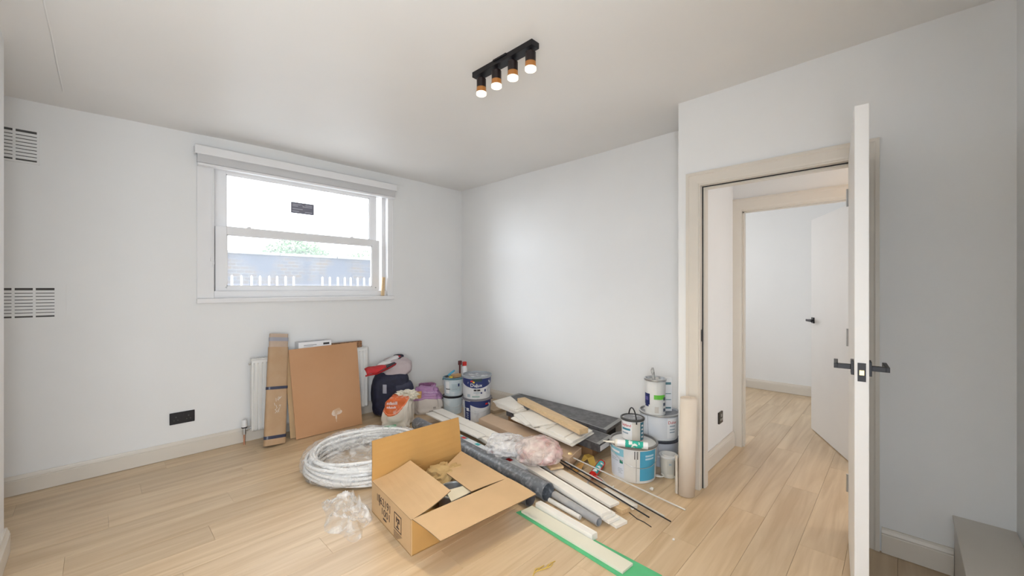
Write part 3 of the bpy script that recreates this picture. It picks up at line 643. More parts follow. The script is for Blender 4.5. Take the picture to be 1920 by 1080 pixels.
# ------------------------------------------------------------------ plaster bags
def bag_material(name, body, printc, z_lo, off, curve, worn):
    m = bpy.data.materials.new(name); n, l, b = nodes_of(m); b.inputs['Roughness'].default_value = .6
    tc = n.new('ShaderNodeTexCoord')
    dt = n.new('ShaderNodeVectorMath'); dt.operation = 'DOT_PRODUCT'; dt.inputs[1].default_value = (FY, -FX, 0); l.new(tc.outputs['Object'], dt.inputs[0])
    sx = n.new('ShaderNodeSeparateXYZ'); l.new(tc.outputs['Object'], sx.inputs[0])
    ad = n.new('ShaderNodeMath'); ad.inputs[1].default_value = off; l.new(dt.outputs['Value'], ad.inputs[0])
    pw_ = n.new('ShaderNodeMath'); pw_.operation = 'MULTIPLY'; l.new(ad.outputs[0], pw_.inputs[0]); l.new(ad.outputs[0], pw_.inputs[1])
    ma = n.new('ShaderNodeMath'); ma.operation = 'MULTIPLY_ADD'; ma.inputs[1].default_value = -curve; l.new(pw_.outputs[0], ma.inputs[0]); l.new(sx.outputs[2], ma.inputs[2])
    nz = n.new('ShaderNodeTexNoise'); nz.inputs['Scale'].default_value = 14; l.new(tc.outputs['Object'], nz.inputs['Vector'])
    m2 = n.new('ShaderNodeMath'); m2.operation = 'MULTIPLY_ADD'; m2.inputs[1].default_value = .02; l.new(nz.outputs[0], m2.inputs[0]); l.new(ma.outputs[0], m2.inputs[2])
    r = n.new('ShaderNodeValToRGB'); r.color_ramp.interpolation = 'CONSTANT'; e = r.color_ramp.elements
    e[0].color = (*body, 1); e[1].position = z_lo; e[1].color = (*printc, 1); x = e.new(z_lo+.012); x.color = (*[min(1, c*1.5+.08) for c in printc], 1); x = e.new(z_lo+.018); x.color = (*printc, 1)
    l.new(m2.outputs[0], r.inputs[0])
    n3 = n.new('ShaderNodeTexNoise'); n3.inputs['Scale'].default_value = 25; n3.inputs['Detail'].default_value = 6; l.new(tc.outputs['Object'], n3.inputs['Vector'])
    mx = n.new('ShaderNodeMix'); mx.data_type = 'RGBA'; mx.inputs[7].default_value = (.72, .68, .62, 1)
    rr = n.new('ShaderNodeMapRange'); rr.inputs['From Min'].default_value = .52; rr.inputs['From Max'].default_value = .7; rr.inputs['To Max'].default_value = worn; l.new(n3.outputs[0], rr.inputs[0])
    l.new(rr.outputs[0], mx.inputs[0]); l.new(r.outputs[0], mx.inputs[6]); l.new(mx.outputs[2], b.inputs['Base Color'])
    bu = n.new('ShaderNodeBump'); bu.inputs['Strength'].default_value = .35; bu.inputs['Distance'].default_value = .01; l.new(n3.outputs[0], bu.inputs['Height']); l.new(bu.outputs[0], b.inputs['Normal'])
    return m
oc = Vector((2.00, 3.46, 0))
sacks = []
ob = thing('plaster_bag', 'orange and cream plaster bag with its torn top rolled open', 'bag', oc)
rf_ = math.atan2(-FX, FY)
blob_mb((oc.x, oc.y, .130), (.150, .120, .150), .50, .02, 8, 2, 5, .002, rz=rf_, taper=.30, lean=(.015,0), amp2=.02, fr2=9).build('sack', bag_material('orange_plaster_sack', (.70, .64, .56), (.66, .135, .03), .115, .03, 6.0, .5), ob, smooth=80); sacks.append(C.objects[-1])
tb = F(765, 745, .25)
o = blob_mb((tb.x, tb.y, .272), (.100, .065, .040), .9, .05, 14, 4, 4, rz=rf_, amp2=.09, fr2=22); o.build('torn_paper_top', mat('torn_paper', (.72, .67, .56), .8, var=.15, scale=30), ob, smooth=30)
tp2 = F(781, 745, .25); MB().slab([tp2+Vector((-.03,0,-.02)), tp2+Vector((.03,-.03,-.015)), tp2+Vector((.035,-.03,.05)), tp2+Vector((-.02,.01,.045))], (.012,.012,0)).build('brown_flap', CARD, ob)
pc_ = Vector((2.435, 3.575, 0))
pb = thing('plaster_bag', 'purple and cream plaster bag slumped behind the orange one', 'bag', pc_)
blob_mb((pc_.x, pc_.y, .125), (.165, .115, .140), .48, .02, 8, 8, 5, .002, rz=rf_+.1, taper=.28, lean=(-.012,0), amp2=.02, fr2=9).build('sack', bag_material('purple_plaster_sack', (.66, .60, .55), (.42, .22, .42), .165, -.02, -1.2, .15), pb, smooth=80); sacks.append(C.objects[-1])
kn = F(803, 722, .25); blob_mb((kn.x-.01, kn.y, .250), (.085, .028, .022), .7, .05, 14, 4, 4, rz=rf_+.25, amp2=.05, fr2=14).build('folded_top', mat('purple_dark', (.30,.13,.25), .7), pb, smooth=40)
def text_on_sack(parent, c, r, body, size, zz, m, ang, tilt=0):
    vs_, fs_ = text_verts(body, size); out = []
    for v in vs_:
        t = ang+v.x/r; out.append(Vector((c.x+r*math.cos(t), c.y+r*math.sin(t), zz+v.y*.9+v.x*tilt)))
    return out, fs_
def project_text(parent, target_me, body, size, c, m, zz, ang, tilt=0):
    """lay lettering on a blob: shoot each vertex towards the blob's axis"""
    from mathutils.bvhtree import BVHTree
    inv = parent.matrix_basis
    bvh = BVHTree.FromPolygons([inv @ v.co for v in target_me.vertices], [tuple(p.vertices) for p in target_me.polygons])
    vs_, fs_ = text_verts(body, size); out = []
    for v in vs_:
        t = ang+v.x/.16; z = zz+v.y+v.x*tilt; o_ = Vector((c.x+.6*math.cos(t), c.y+.6*math.sin(t), z+.15)); d_ = (Vector((c.x, c.y, z-.03))-o_).normalized()
        h = bvh.ray_cast(o_, d_); out.append(h[0]-d_*.002 if h[0] is not None else Vector((c.x, c.y, z)))
    return MB().add(out, fs_).build('lettering', m, parent)
PALE = mat('pale_print', (.80, .68, .66), .7)
def project_print(parent, target_me, rows_, c, m, ang, tilt=0):
    """rows of small worn printed characters laid on the sack, too rubbed to read"""
    from mathutils.bvhtree import BVHTree
    bvh = BVHTree.FromPolygons([parent.matrix_basis @ v.co for v in target_me.vertices], [tuple(p.vertices) for p in target_me.polygons])
    rnd_ = random.Random(4); mb = MB()
    for zz_, h_, x0_, x1_ in rows_:
        x = x0_
        while x < x1_:
            w_ = h_*rnd_.uniform(.25, .55); hh = h_*rnd_.uniform(.6, 1); pts_ = []
            for dx_, dz_ in ((0,0),(w_,0),(w_,hh),(0,hh)):
                t = ang+(x+dx_)/.16; z = zz_+dz_+(x+dx_)*tilt; o_ = Vector((c.x+.6*math.cos(t), c.y+.6*math.sin(t), z+.15)); d_ = (Vector((c.x, c.y, z-.03))-o_).normalized()
                h = bvh.ray_cast(o_, d_); pts_.append(h[0]-d_*.003 if h[0] is not None else None)
            if None not in pts_: mb.add(pts_, [(0,1,2,3)])
            x += w_+h_*.22
    return mb.build('worn_print', m, parent)
project_print(ob, sacks[0].data, ((.215,.030,-.13,.02),(.180,.022,-.12,.0)), oc, PALE, facing(oc)-.15, .05)
project_print(pb, sacks[1].data, ((.218,.018,-.10,.12),(.195,.010,-.08,.10)), pc_, mat('pale_violet_print', (.62,.44,.62), .7), facing(pc_)+.05, -.05)
project_print(pb, sacks[1].data, ((.055,.030,.06,.09),(.030,.010,.0,.10)), pc_, mat('sack_grey_print', (.22,.20,.18), .7), facing(pc_)+.05, -.05)

# ------------------------------------------------------------------ buckets and tins
PAINTW = two_tone('paint_pot_white', (.66, .68, .70), (.55, .56, .58), 6, .45, .6, rough=.35)
PAINTC = two_tone('paint_pot_blueish', (.54, .62, .66), (.66, .70, .72), 10, .45, .6, rough=.35)
LIDG = two_tone('lid_grey', (.24, .25, .28), (.62, .62, .62), 16, .56, .62, rough=.4)
LIDW = mat('lid_white', (.70, .70, .70), .35)
def bucket(name, label, c, z0, r0, r1, h, body, lid, rim=STEEL, handle=None, group=None, lid_in=.006, hang=True):
    c = Vector((c[0], c[1], z0)); t = thing(name, label, 'bucket' if r1 > .09 else 'tin', c, group=group)
    fa_ = facing(c)
    MB().lathe([(0,.0),(r0-.004,0),(r0,.004),(r1,h-.012),(r1-.004,h-.012),(r0-.006,.01),(0,.01)], c, 44).build('pot_body', body, t, smooth=40)
    MB().lathe([(r1-.003,h-.016),(r1+.006,h-.016),(r1+.008,h-.010),(r1+.008,h-.003),(r1+.004,h),(r1-.003,h),(r1-.006,h-lid_in)], c, 44).build('rim', rim, t, smooth=40)
    MB().lathe([(r1-.004,h-lid_in),(r1-.012,h-lid_in-.001),(r1-.016,h-lid_in+.003),(r1-.03,h-lid_in+.001),(0,h-lid_in)], c, 44).build('lid', lid, t, smooth=40)
    if handle:
        # bail hanging down the viewer's side
        hz = h-.03; pts_ = []
        for k in range(17):
            u_ = PI*k/16; a_ = fa_-PI/2+handle+u_; rr_ = r1+.010
            pts_.append(c+Vector((rr_*math.cos(a_), rr_*math.sin(a_), hz-math.sin(u_)*h*.42)))
        MB().tube(pts_, .0018, 6).build('handle', STEEL, t, smooth=60)
        for q_ in (pts_[0], pts_[-1]):
            MB().tube([q_+(c-q_).normalized().to_2d().to_3d()*.012, q_+(q_-c).to_2d().to_3d().normalized()*.004], .008, 12).build('handle_ear', rim, t)
    rfun = lambda zz: r0+(r1-r0)*(zz-c.z)/h
    return t, c, fa_, (lambda zz: r0+(r1-r0)*zz/h)
def label_patch(t, c, rf, z0, z1, a0, a1, m, name='label', n=20, wave=0, off=.0007):
    mb = MB(); vs_ = []
    for k in range(n+1):
        a = a0+(a1-a0)*k/n; s_ = wave*math.cos((k/n-.5)*PI)
        for z in (z0-s_, z1):
            r = rf(z)+off; vs_.append(Vector((c.x+r*math.cos(a), c.y+r*math.sin(a), c.z+z)))
    return mb.add(vs_, [(2*i, 2*i+2, 2*i+3, 2*i+1) for i in range(n)]).build(name, m, t, solid=.0005)
def wt(t, c, rf, body, size, z, a, m, sx=1.0, name='lettering'): return wrap_text(body, size, c, rf, z, a, m, t, sx, name)
def pix_c(px, depth):
    s = (px-960)/755; return Vector((depth*(FX+s*FY), depth*(FY-s*FX), 0))
GREYL = mat('grey_blue_print', (.33, .40, .46), .5)
# stack A (left, beside purple bag)
cA = pix_c(849, 4.22)
t, c, fa_, rf = bucket('paint_bucket', 'pale blue-grey paint bucket at the bottom of the left stack by the wall corner', cA, 0, .092, .100, .186, PAINTC, LIDG, rim=BLACK, handle=.2, group=None)
t, c, fa_, rf = bucket('paint_bucket', 'pale blue-grey paint bucket on top of the left stack, cluttered with tools', cA+Vector((.004,-.004,0)), .187, .092, .102, .186, PAINTC, LIDG, rim=mat('teal_rim', (.10,.22,.27), .4), handle=-.25)
label_patch(t, c, rf, .03, .15, fa_-.9, fa_-.45, WHITE)
label_patch(t, c, rf, .05, .13, fa_-.2, fa_+.9, mat('pale_teal_label', (.50,.60,.63), .5))

for z in (.115, .100, .085, .070): label_patch(t, c, rf, z, z+.004, fa_-.1, fa_+.42, GREYL, 'print_line', 6, off=.0016)
label_patch(t, c, rf, .070, .080, fa_-.85, fa_-.35, INK, 'print_strip', 6, off=.0016)
label_patch(t, c, rf, .100, .130, fa_+.50, fa_+.68, NAVY, 'roundel')
cA_top = Vector((cA.x, cA.y, .373))
# stack B
cB = pix_c(894.5, 4.02)
PW2 = two_tone('paint_pot_dirty_white', (.60, .60, .61), (.40, .41, .43), 9, .5, .66, rough=.4)
DRIP = two_tone('navy_band_with_drips', (.016, .030, .13), (.72, .72, .74), 11, .60, .63, rough=.4, axis=(1,1,.5))
t, c, fa_, rf = bucket('paint_bucket', 'lower white bucket with navy side panel under the navy-banded one', cB, 0, .130, .139, .222, PW2, LIDG, rim=mat('drippy_rim', (.18,.17,.19), .5), handle=.1)
label_patch(t, c, rf, .01, .20, fa_-1.05, fa_-.50, NAVY, 'side_panel')
label_patch(t, c, rf, .168, .205, fa_-.5, fa_+1.35, DRIP, 'navy_band', wave=.030); label_patch(t, c, rf, .165, .180, fa_+.62, fa_+.85, RED, 'swirl', off=.0016)
label_patch(t, c, rf, .105, .135, fa_-.85, fa_-.62, WHITE)
for k, z in enumerate((.085, .065, .045, .025)): label_patch(t, c, rf, z-.006, z+.005, fa_-.88+.04*(k % 2), fa_-.66, mat('panel_grey_print', (.38,.42,.52), .4), 'print_block', 4, off=.0014)
t, c, fa_, rf = bucket('paint_bucket', 'large white paint bucket with curved navy band and grey lid, on top of the stack', cB+Vector((-.006,-.004,0)), .223, .132, .142, .222, PW2, LIDG, rim=mat('rim_grey', (.30,.33,.36), .4), lid_in=.012)
label_patch(t, c, rf, .150, .200, fa_-1.35, fa_+1.35, DRIP, 'navy_band', wave=.042, n=36)
label_patch(t, c, rf, .175, .202, fa_-.35, fa_+.35, mat('dark_green_print', (.02,.05,.04), .4), 'badge')
label_patch(t, c, rf, .170, .185, fa_-.45, fa_-.25, RED, 'swirl', off=.0016); label_patch(t, c, rf, .160, .176, fa_-.28, fa_-.15, mat('yellow_print', (.7,.5,.05), .4), 'swirl', off=.0016)
wt(t, c, rf, 'Dulux', .044, .138, fa_-.05, WHITE, 1.1)
label_patch(t, c, rf, .083, .099, fa_-.22, fa_-.02, INK, 'print_strip', 6, off=.0014); label_patch(t, c, rf, .083, .099, fa_+.02, fa_+.24, INK, 'print_strip', 6, off=.0014); label_patch(t, c, rf, .062, .070, fa_-.24, fa_+.26, GREYL, 'print_line', 8, off=.0014)
for da, zz_, s_ in ((.62, .085, .012), (.33, .063, .008)):
    label_patch(t, c, rf, zz_-s_, zz_+s_, fa_+da-.06, fa_+da+.06, NAVY, 'roundel')
label_patch(t, c, rf, .02, .05, fa_-.75, fa_-.5, GREYL, 'picture'); label_patch(t, c, rf, .022, .034, fa_-.35, fa_+.2, mat('green_grey_print', (.25,.36,.33), .5), 'print_strip')
# clutter on stack A
tA = thing('scraper', 'blue handled scraper lying on the left bucket stack', 'tool', cA_top)
q0 = cA_top+Vector((-.055,.01,.012)); q1 = cA_top+Vector((.03,.01,.045))
MB().tube([q0+Vector((0,0,.006)), q0.lerp(q1,.5)+Vector((0,0,.01)), q1+Vector((.0,0,.012))], [.008,.011,.009], 10).build('handle', CYAN, tA, smooth=60)
MB().slab([q0+Vector((-.03,-.02,-.008)), q0+Vector((.004,-.02,.0)), q0+Vector((.004,.02,0)), q0+Vector((-.03,.02,-.008))], (0,0,.002)).build('blade', INK, tA)
tag(centre(MB().box((cA.x-.035, cA.y-.075, .3735), (cA.x+.055, cA.y-.018, .405)).build('sanding_block', mat('tan_foam', (.42,.25,.12), .9, var=.15), bevel=.005)), 'tan sanding block on the left bucket stack', 'block')
tag(centre(MB().box((cA.x-.075, cA.y-.058, .3735), (cA.x-.043, cA.y-.03, .392)).build('yellow_sponge', mat('yellow_foam', (.62,.48,.08), .9, var=.15), bevel=.004)), 'small yellow sponge scrap on the left bucket stack', 'sponge')
bq = pix_c(871, 4.42)
bt = thing('sealant_bottle', 'white bottle with red cap standing behind the two bucket stacks', 'bottle', bq)
MB().lathe([(0,0),(.030,0),(.030,.41),(.022,.445),(.015,.45),(0,.45)], bq, 20).build('bottle_body', WHITE, bt, smooth=40)
MB().lathe([(0,.45),(.024,.45),(.024,.488),(.02,.492),(0,.492)], bq, 20).build('cap', RED, bt, smooth=40)
MB().box((bq.x-.062, bq.y+.01, .46), (bq.x-.028, bq.y+.036, .505)).box((bq.x-.055, bq.y+.015, .36), (bq.x-.04, bq.y+.03, .46)).build('trigger', mat('dark_red', (.12,.02,.02), .4), bt, bevel=.003)

# right-hand group
cC = pix_c(1187.5, 2.815)
CREAM = two_tone('pot_cream', (.70, .68, .64), (.76, .76, .76), 5, .4, .6, rough=.3)
t, c, fa_, rf = bucket('paint_bucket', 'wide white and blue paint bucket in front with a small tin on its lid', cC, 0, .146, .156, .243, CREAM, LIDW, rim=mat('rim_steel_dark', (.30,.29,.28), .3, metal=.6), handle=.35, lid_in=.014)
label_patch(t, c, rf, .02, .218, fa_+.28, fa_+1.15, CYAN, 'blue_panel')
label_patch(t, c, rf, .165, .215, fa_-1.35, fa_-.42, mat('light_blue_print', (.25,.55,.66), .4), 'blue_strip'); label_patch(t, c, rf, .02, .163, fa_-1.35, fa_-.42, mat('pale_lilac_panel', (.68,.72,.80), .4), 'pale_panel')
label_patch(t, c, rf, .183, .197, fa_-1.15, fa_-.62, WHITE, 'print_strip', off=.0016)
label_patch(t, c, rf, .118, .142, fa_-.62, fa_-.46, mat('green_print', (.02,.22,.16), .4), 'roundel', off=.0014)
for k, (z, a0_, a1_) in enumerate(((.140,-1.15,-.80),(.128,-1.15,-.72),(.080,-.72,-.50),(.070,-.74,-.46),(.060,-.72,-.55),(.050,-.70,-.50))): label_patch(t, c, rf, z, z+.003, fa_+a0_, fa_+a1_, GREYL, 'print_line', 6, off=.0016)
for k in range(2): label_patch(t, c, rf, .178-.020*k, .190-.020*k, fa_+.52, fa_+.98, mat('pale_blue_letters', (.45,.66,.78), .4), 'print_strip', 8, off=.0016)
label_patch(t, c, rf, .01, .215, fa_+.118, fa_+.128, INK, 'seam', 2, off=.0014)
label_patch(t, c, rf, .165, .218, fa_+.04, fa_+.07, INK, 'clip', 3, off=.003); label_patch(t, c, rf, .165, .218, fa_+.16, fa_+.19, INK, 'clip', 3, off=.003)
zC = .243-.014
cD = pix_c(1186, 2.875)
t, c, fa_, rf = bucket('paint_tin', 'small paint tin with raised black handle standing on the wide blue bucket', cD, zC+.004, .074, .076, .150, WHITE, LIDG, rim=mat('rim_black', (.06,.06,.06), .4), lid_in=.006)
label_patch(t, c, rf, .004, .128, fa_-.05, fa_+.75, mat('tin_cream', (.66,.62,.56), .5), 'cream_panel'); label_patch(t, c, rf, .004, .128, fa_+.75, fa_+1.35, mat('dark_teal_print', (.03,.17,.25), .4), 'teal_panel')
wt(t, c, rf, 'Leyland', .028, .105, fa_-.62, RED, .9); label_patch(t, c, rf, .070, .084, fa_-1.1, fa_-.2, mat('teal_bar', (.05,.25,.33), .4), 'print_strip'); label_patch(t, c, rf, .045, .055, fa_-1.1, fa_-.4, GREYL, 'print_strip')
for k in range(4): label_patch(t, c, rf, .02+.026*k, .032+.026*k, fa_+.9, fa_+1.15, WHITE, 'print_mark', 4, off=.0014)
hp_ = []
for k in range(15):
    u_ = PI*k/14; hp_.append(c+Vector((math.cos(fa_)*.030*math.cos(u_)*2.2*.5+.0, math.sin(fa_)*.030*math.cos(u_), .148+.060*math.sin(u_))))
hd = []
for k in range(15):
    u_ = PI*k/14; e_ = Vector((math.cos(fa_+.35), math.sin(fa_+.35), 0)); hd.append(c+e_*.079*math.cos(u_)+Vector((0,0,.118+.092*math.sin(u_))))
MB().tube(hd, .0045, 8).build('handle', BLACK, t, smooth=60)
# sealant cartridge lying on the bucket rim
sp0 = F(1138, 820, .262); 
ca = pix_c(1152, 2.70); cb = pix_c(1215, 2.635); zr = .243+.0235
sg = thing('sealant_cartridge', 'white and green sealant cartridge lying across the bucket rim', 'cartridge', (cC.x, cC.y-.12, .243))
pa = Vector((ca.x, ca.y, zr)); pb_ = Vector((cb.x, cb.y, zr)); dr = (pb_-pa).normalized()
MB().pipe(pa+dr*.02, pb_, .0225, .019).build('tube_body', WHITE, sg, smooth=40)
MB().tube([pa+dr*.07, pb_-dr*.03], .0229, 24, caps=False).build('printed_label', two_tone('green_white_print', (.02,.42,.32), (.80,.82,.80), 30, .5, .54), sg, smooth=40)
MB().tube([pa+dr*.02, pa+dr*.008, pa, pa-dr*.02, pa-dr*.075], [.0225,.0235,.010,.008,.0025], 20).build('nozzle', mat('nozzle_cream', (.78,.74,.64), .4), sg, smooth=40)
MB().tube([pb_-dr*.02, pb_-dr*.019], .0188, 20).build('plunger', INK, sg)
# stack E
cE = pix_c(1236, 3.04)
PWL = two_tone('pot_pale_lilac', (.66, .69, .74), (.72, .73, .74), 4, .4, .6, rough=.35)
t, c, fa_, rf = bucket('paint_bucket', 'lower bucket of the right stack, mostly hidden behind the front bucket', cE, 0, .128, .134, .190, mat('pot_grey_blue', (.50,.53,.60), .4), LIDG, rim=mat('rim_dark_blue', (.03,.035,.05), .4), handle=.2)
t, c, fa_, rf = bucket('paint_bucket', 'upper white bucket of the right stack, carrying an opened paint can', cE, .191, .130, .139, .190, PWL, LIDG, rim=STEEL, lid_in=.012)
label_patch(t, c, rf, .02, .165, fa_+.42, fa_+1.0, WHITE); label_patch(t, c, rf, .0, .17, fa_-.62, fa_-.61, INK, 'seam', 2)
wt(t, c, rf, 'Dulux', .030, .135, fa_+.72, RED); 
for z in (.105, .080, .060): label_patch(t, c, rf, z, z+.008, fa_+.56, fa_+.90, GREYL, 'print_strip', 6, off=.0014)
zE = .381-.012
cG = pix_c(1228.5, 2.985)
t, c, fa_, rf = bucket('paint_can', 'tall white paint can with navy and green labels on the right bucket stack', cG, zE+.004, .072, .072, .262, two_tone('can_white', (.66,.66,.64), (.74,.74,.73), 5, .4, .6, rough=.3), mat('wet_paint', (.62,.62,.60), .3), rim=STEEL, lid_in=.02)
label_patch(t, c, rf, .075, .155, fa_-1.35, fa_-.55, NAVY, 'navy_panel'); label_patch(t, c, rf, .105, .132, fa_-1.15, fa_-.72, mat('mid_violet_print', (.10,.09,.30), .4), 'print_block', 6, off=.0014); label_patch(t, c, rf, .06, .075, fa_-1.2, fa_-.68, NAVY, 'shield_foot', 6)
label_patch(t, c, rf, .118, .150, fa_-.12, fa_+1.1, mat('green_tape', (.13,.50,.05), .4), 'green_label', off=.0012)
for k in range(3): label_patch(t, c, rf, .03+.04*k, .052+.04*k, fa_+.85, fa_+1.2, mat('slate_print', (.07,.09,.13), .5), 'print_mark', 4, off=.0016)
label_patch(t, c, rf, .02, .065, fa_-.05, fa_+.35, mat('pale_print2', (.55,.52,.48), .5), 'print_block', 6)
cH = pix_c(1251.5, 3.03)
lc = thing('white_packet', 'narrow white printed packet standing behind the tall paint can', 'packet', (cH.x, cH.y, .372))
rx = Vector((FY, -FX, 0)); ry = Vector((FX, FY, 0))
b1 = cH+Vector((0,0,.373)); 
MB().slab([b1-rx*.030, b1+rx*.034, b1+rx*.030+ry*.02, b1-rx*.030+ry*.02], (0,0,.25)).build('packet_body', WHITE, lc, bevel=.002)
pm = MB()
for z, h_ in ((.20,.018),(.13,.005),(.085,.005),(.02,.012)): pm.slab([b1-rx*.022+Vector((0,0,z))-ry*.001, b1+rx*.026+Vector((0,0,z))-ry*.001, b1+rx*.026+Vector((0,0,z+h_))-ry*.001, b1-rx*.022+Vector((0,0,z+h_))-ry*.001], ry*.0008)
pm.build('print_strip', mat('slate_green', (.10,.22,.26), .5), lc)
# stirring stick / brush handle
bs = thing('paint_brush', 'paint-crusted brush handle sticking up out of the tall paint can', 'brush', (cG.x, cG.y, .62))
s0_ = cG-rx*.008+Vector((0,0,.616)); s1_ = s0_-rx*.012+Vector((0,0,.095))
MB().tube([s0_-Vector((0,0,.0)), s0_.lerp(s1_,.4), s1_-Vector((0,0,.02)), s1_], [.014,.010,.013,.007], 10).build('handle', two_tone('crusted_handle', (.45,.45,.44), (.25,.25,.25), 40, .45, .6), bs, smooth=60)
MB().slab([s0_-rx*.0+ry*-.035+Vector((0,0,-.03)), s0_+rx*.02-ry*.035+Vector((0,0,-.03)), s0_+rx*.022-ry*.03+Vector((0,0,.03)), s0_+rx*.0-ry*.03+Vector((0,0,.03))], ry*.006).build('dried_paint', mat('dried_paint', (.55,.53,.50), .6), bs)
# small tub
cT = pix_c(1253.5, 2.79)
t, c, fa_, rf = bucket('filler_tub', 'small cream tub with white lid on the floor beside the paper roll', cT, 0, .050, .055, .150, mat('tub_cream', (.62,.60,.54), .45), LIDW, rim=LIDW, lid_in=.001)
label_patch(t, c, rf, .03, .12, fa_-.2, fa_+.6, mat('tub_label', (.52,.51,.46), .5)); label_patch(t, c, rf, .092, .104, fa_+.05, fa_+.35, GREYL, 'print_strip', 5, off=.0014)
label_patch(t, c, rf, .02, .125, fa_+.75, fa_+1.1, mat('tub_dark', (.12,.09,.07), .5), 'dark_strip', 5)
# paper roll
bR = pix_c(1286, 2.535); tR = bR+Vector((.012, -.012, 0))
rl = thing('paper_roll', 'tall upright roll of beige lining paper beside the doorway', 'roll', bR)
PAPER = two_tone('beige_lining_paper', (.72, .645, .56), (.67, .585, .49), 5, .35, .65, rough=.7, axis=(1,1,.4))
mbp = MB(); vs_ = []; 
for k in range(101):
    t_ = k/100; a = t_*2*PI*4; r = .030+.0205*t_
    for z in (.004, .612-.006*t_):
        cc = bR.lerp(tR, z/.6); vs_.append(Vector((cc.x+r*math.cos(a), cc.y+r*math.sin(a), z)))
mbp.add(vs_, [(2*i, 2*i+2, 2*i+3, 2*i+1) for i in range(100)]).build('paper_spiral', PAPER, rl, solid=.0035, smooth=50)
MB().lathe([(0,.006),(.024,.006),(.024,.590),(0,.590)], bR, 30).build('inner_layers', PAPER, rl)
MB().slab([bR+rx*-.052+Vector((0,0,.004)), bR+rx*-.060+Vector((0,0,.004)), bR+rx*-.060+Vector((0,0,.24)), bR+rx*-.053+Vector((0,0,.24))], ry*.02).build('loose_edge', PAPER, rl)

# ------------------------------------------------------------------ big cardboard box
A_ = F(771, 1045); B2 = F(697, 960)
fl = Vector((1.061, 1.704, 0)); bkl = Vector((1.117, 2.214, 0)); ww = Vector((.632, -.035, 0)); fr_ = fl+ww; bkr = bkl+ww
H = .176; T = .0045; z_ = Vector((0,0,1))
cx = thing('cardboard_box', 'large open cardboard box with raised back flap in the foreground', 'box', (fl+bkr)/2, 0)
def wallp(a, b, name, m=CARD):
    d = (b-a).normalized(); nrm_ = Vector((d.y, -d.x, 0)); 
    if nrm_.dot((fl+bkr)/2-a) < 0: nrm_ = -nrm_
    return MB().slab([a+z_*.001, b+z_*.001, b+z_*H, a+z_*H], nrm_*T).build(name, m, cx)
wallp(fl, bkl, 'side_wall', CARDL); wallp(bkl, bkr, 'side_wall'); wallp(bkr, fr_, 'side_wall'); wallp(fr_, fl, 'side_wall')
MB().slab([fl+z_*.002, fr_+z_*.002, bkr+z_*.002, bkl+z_*.002], (0,0,.004)).build('base_panel', CARD, cx)
def flap(a, b, a2, b2, m=CARDL, bend=0, label=None):
    """flap hinged along a-b, free edge a2-b2; corrugated core shows as a darker edge"""
    a, b, a2, b2 = [Vector(p) for p in (a, b, a2, b2)]
    nr = (b-a).cross(a2-a).normalized(); 
    n_ = 6; rowsv = []
    for j in range(n_+1):
        t_ = j/n_; rowsv.append([a.lerp(a2, t_)+nr*bend*math.sin(t_*PI), a.lerp(a2, t_).lerp(b.lerp(b2, t_), .5)+nr*bend*1.3*math.sin(t_*PI), b.lerp(b2, t_)+nr*bend*math.sin(t_*PI)])
    f_ = MB().add([p for r_ in rowsv for p in r_], [(3*j+i, 3*j+i+1, 3*j+4+i, 3*j+3+i) for j in range(n_) for i in range(2)]).build('flap', m, cx, solid=T)
    f_.data.materials.append(EDGE); f_.modifiers['solid'].material_offset_rim = 1
    return f_
top = z_*H
fb = flap(bkl+top, bkr+top, bkl+z_*(H+.230)+Vector((.006,.012,0)), bkr+z_*(H+.228)+Vector((.0,.03,0)), CARD, .003)
fll = flap(fl+top, bkl+top, Vector((1.330, 1.745, .208)), Vector((1.350, 2.178, .236)), CARDL, .010)
frr = flap(fr_+top, bkr+top, Vector((1.447, 1.712, .171)), Vector((1.490, 2.040, .173)), CARDL, .003)
o0 = F(826, 1016, .150); o1 = F(1005, 928, .150)
ffr = flap(fl+top+Vector((.006,0,.002)), fr_+top+Vector((.0,0,.002)), o0, o1, CARDL, -.004)
# print on the left side wall
nout = Vector((-1, .11, 0)).normalized(); dl = (bkl-fl).normalized()
PR = mat('box_print', (.07, .045, .035), .7)
xd = -dl   # reading direction seen from outside
po = lambda s, z: bkl-dl*s+z_*z+nout*.0010
flat_text('62191', .060, po(.200, .118), xd, z_, PR, cx, sx=1.0); flat_text('1001', .052, po(.205, .068), xd, z_, PR, cx, sx=1.25)
MB().slab([po(.115,.085), po(.123,.085), po(.123,.145), po(.115,.145)], nout*.0004).slab([po(.17,.030), po(.215,.030), po(.215,.040), po(.17,.040)], nout*.0003).build('print_bar', PR, cx)
sq = MB(); s0q, zq, a_ = .360, .095, .043
for (u0, u1, v0, v1) in ((-1,1,.88,1),(-1,1,-1,-.88),(-1,-.88,-1,1),(.88,1,-1,1),(-.45,.35,-.7,-.5),(-.1,.1,-.6,.1),(-.45,-.2,.0,.6),(.15,.5,.0,.55),(-.3,.4,.3,.5)):
    sq.slab([po(s0q+a_*u0, zq+a_*v0), po(s0q+a_*u1, zq+a_*v0), po(s0q+a_*u1, zq+a_*v1), po(s0q+a_*u0, zq+a_*v1)], nout*.0004)
sq.build('handling_mark', PR, cx)
sm2 = MB()
for k in range(5): sm2.slab([po(.31, .040-.007*k), po(.31+.10-.012*k, .040-.007*k), po(.31+.10-.012*k, .042-.007*k), po(.31, .042-.007*k)], nout*.0003)
for k in range(3): sm2.slab([po(.085+.012*k, .10), po(.088+.012*k, .10), po(.088+.012*k, .14), po(.085+.012*k, .14)], nout*.0003)
sm2.build('small_print', PR, cx)
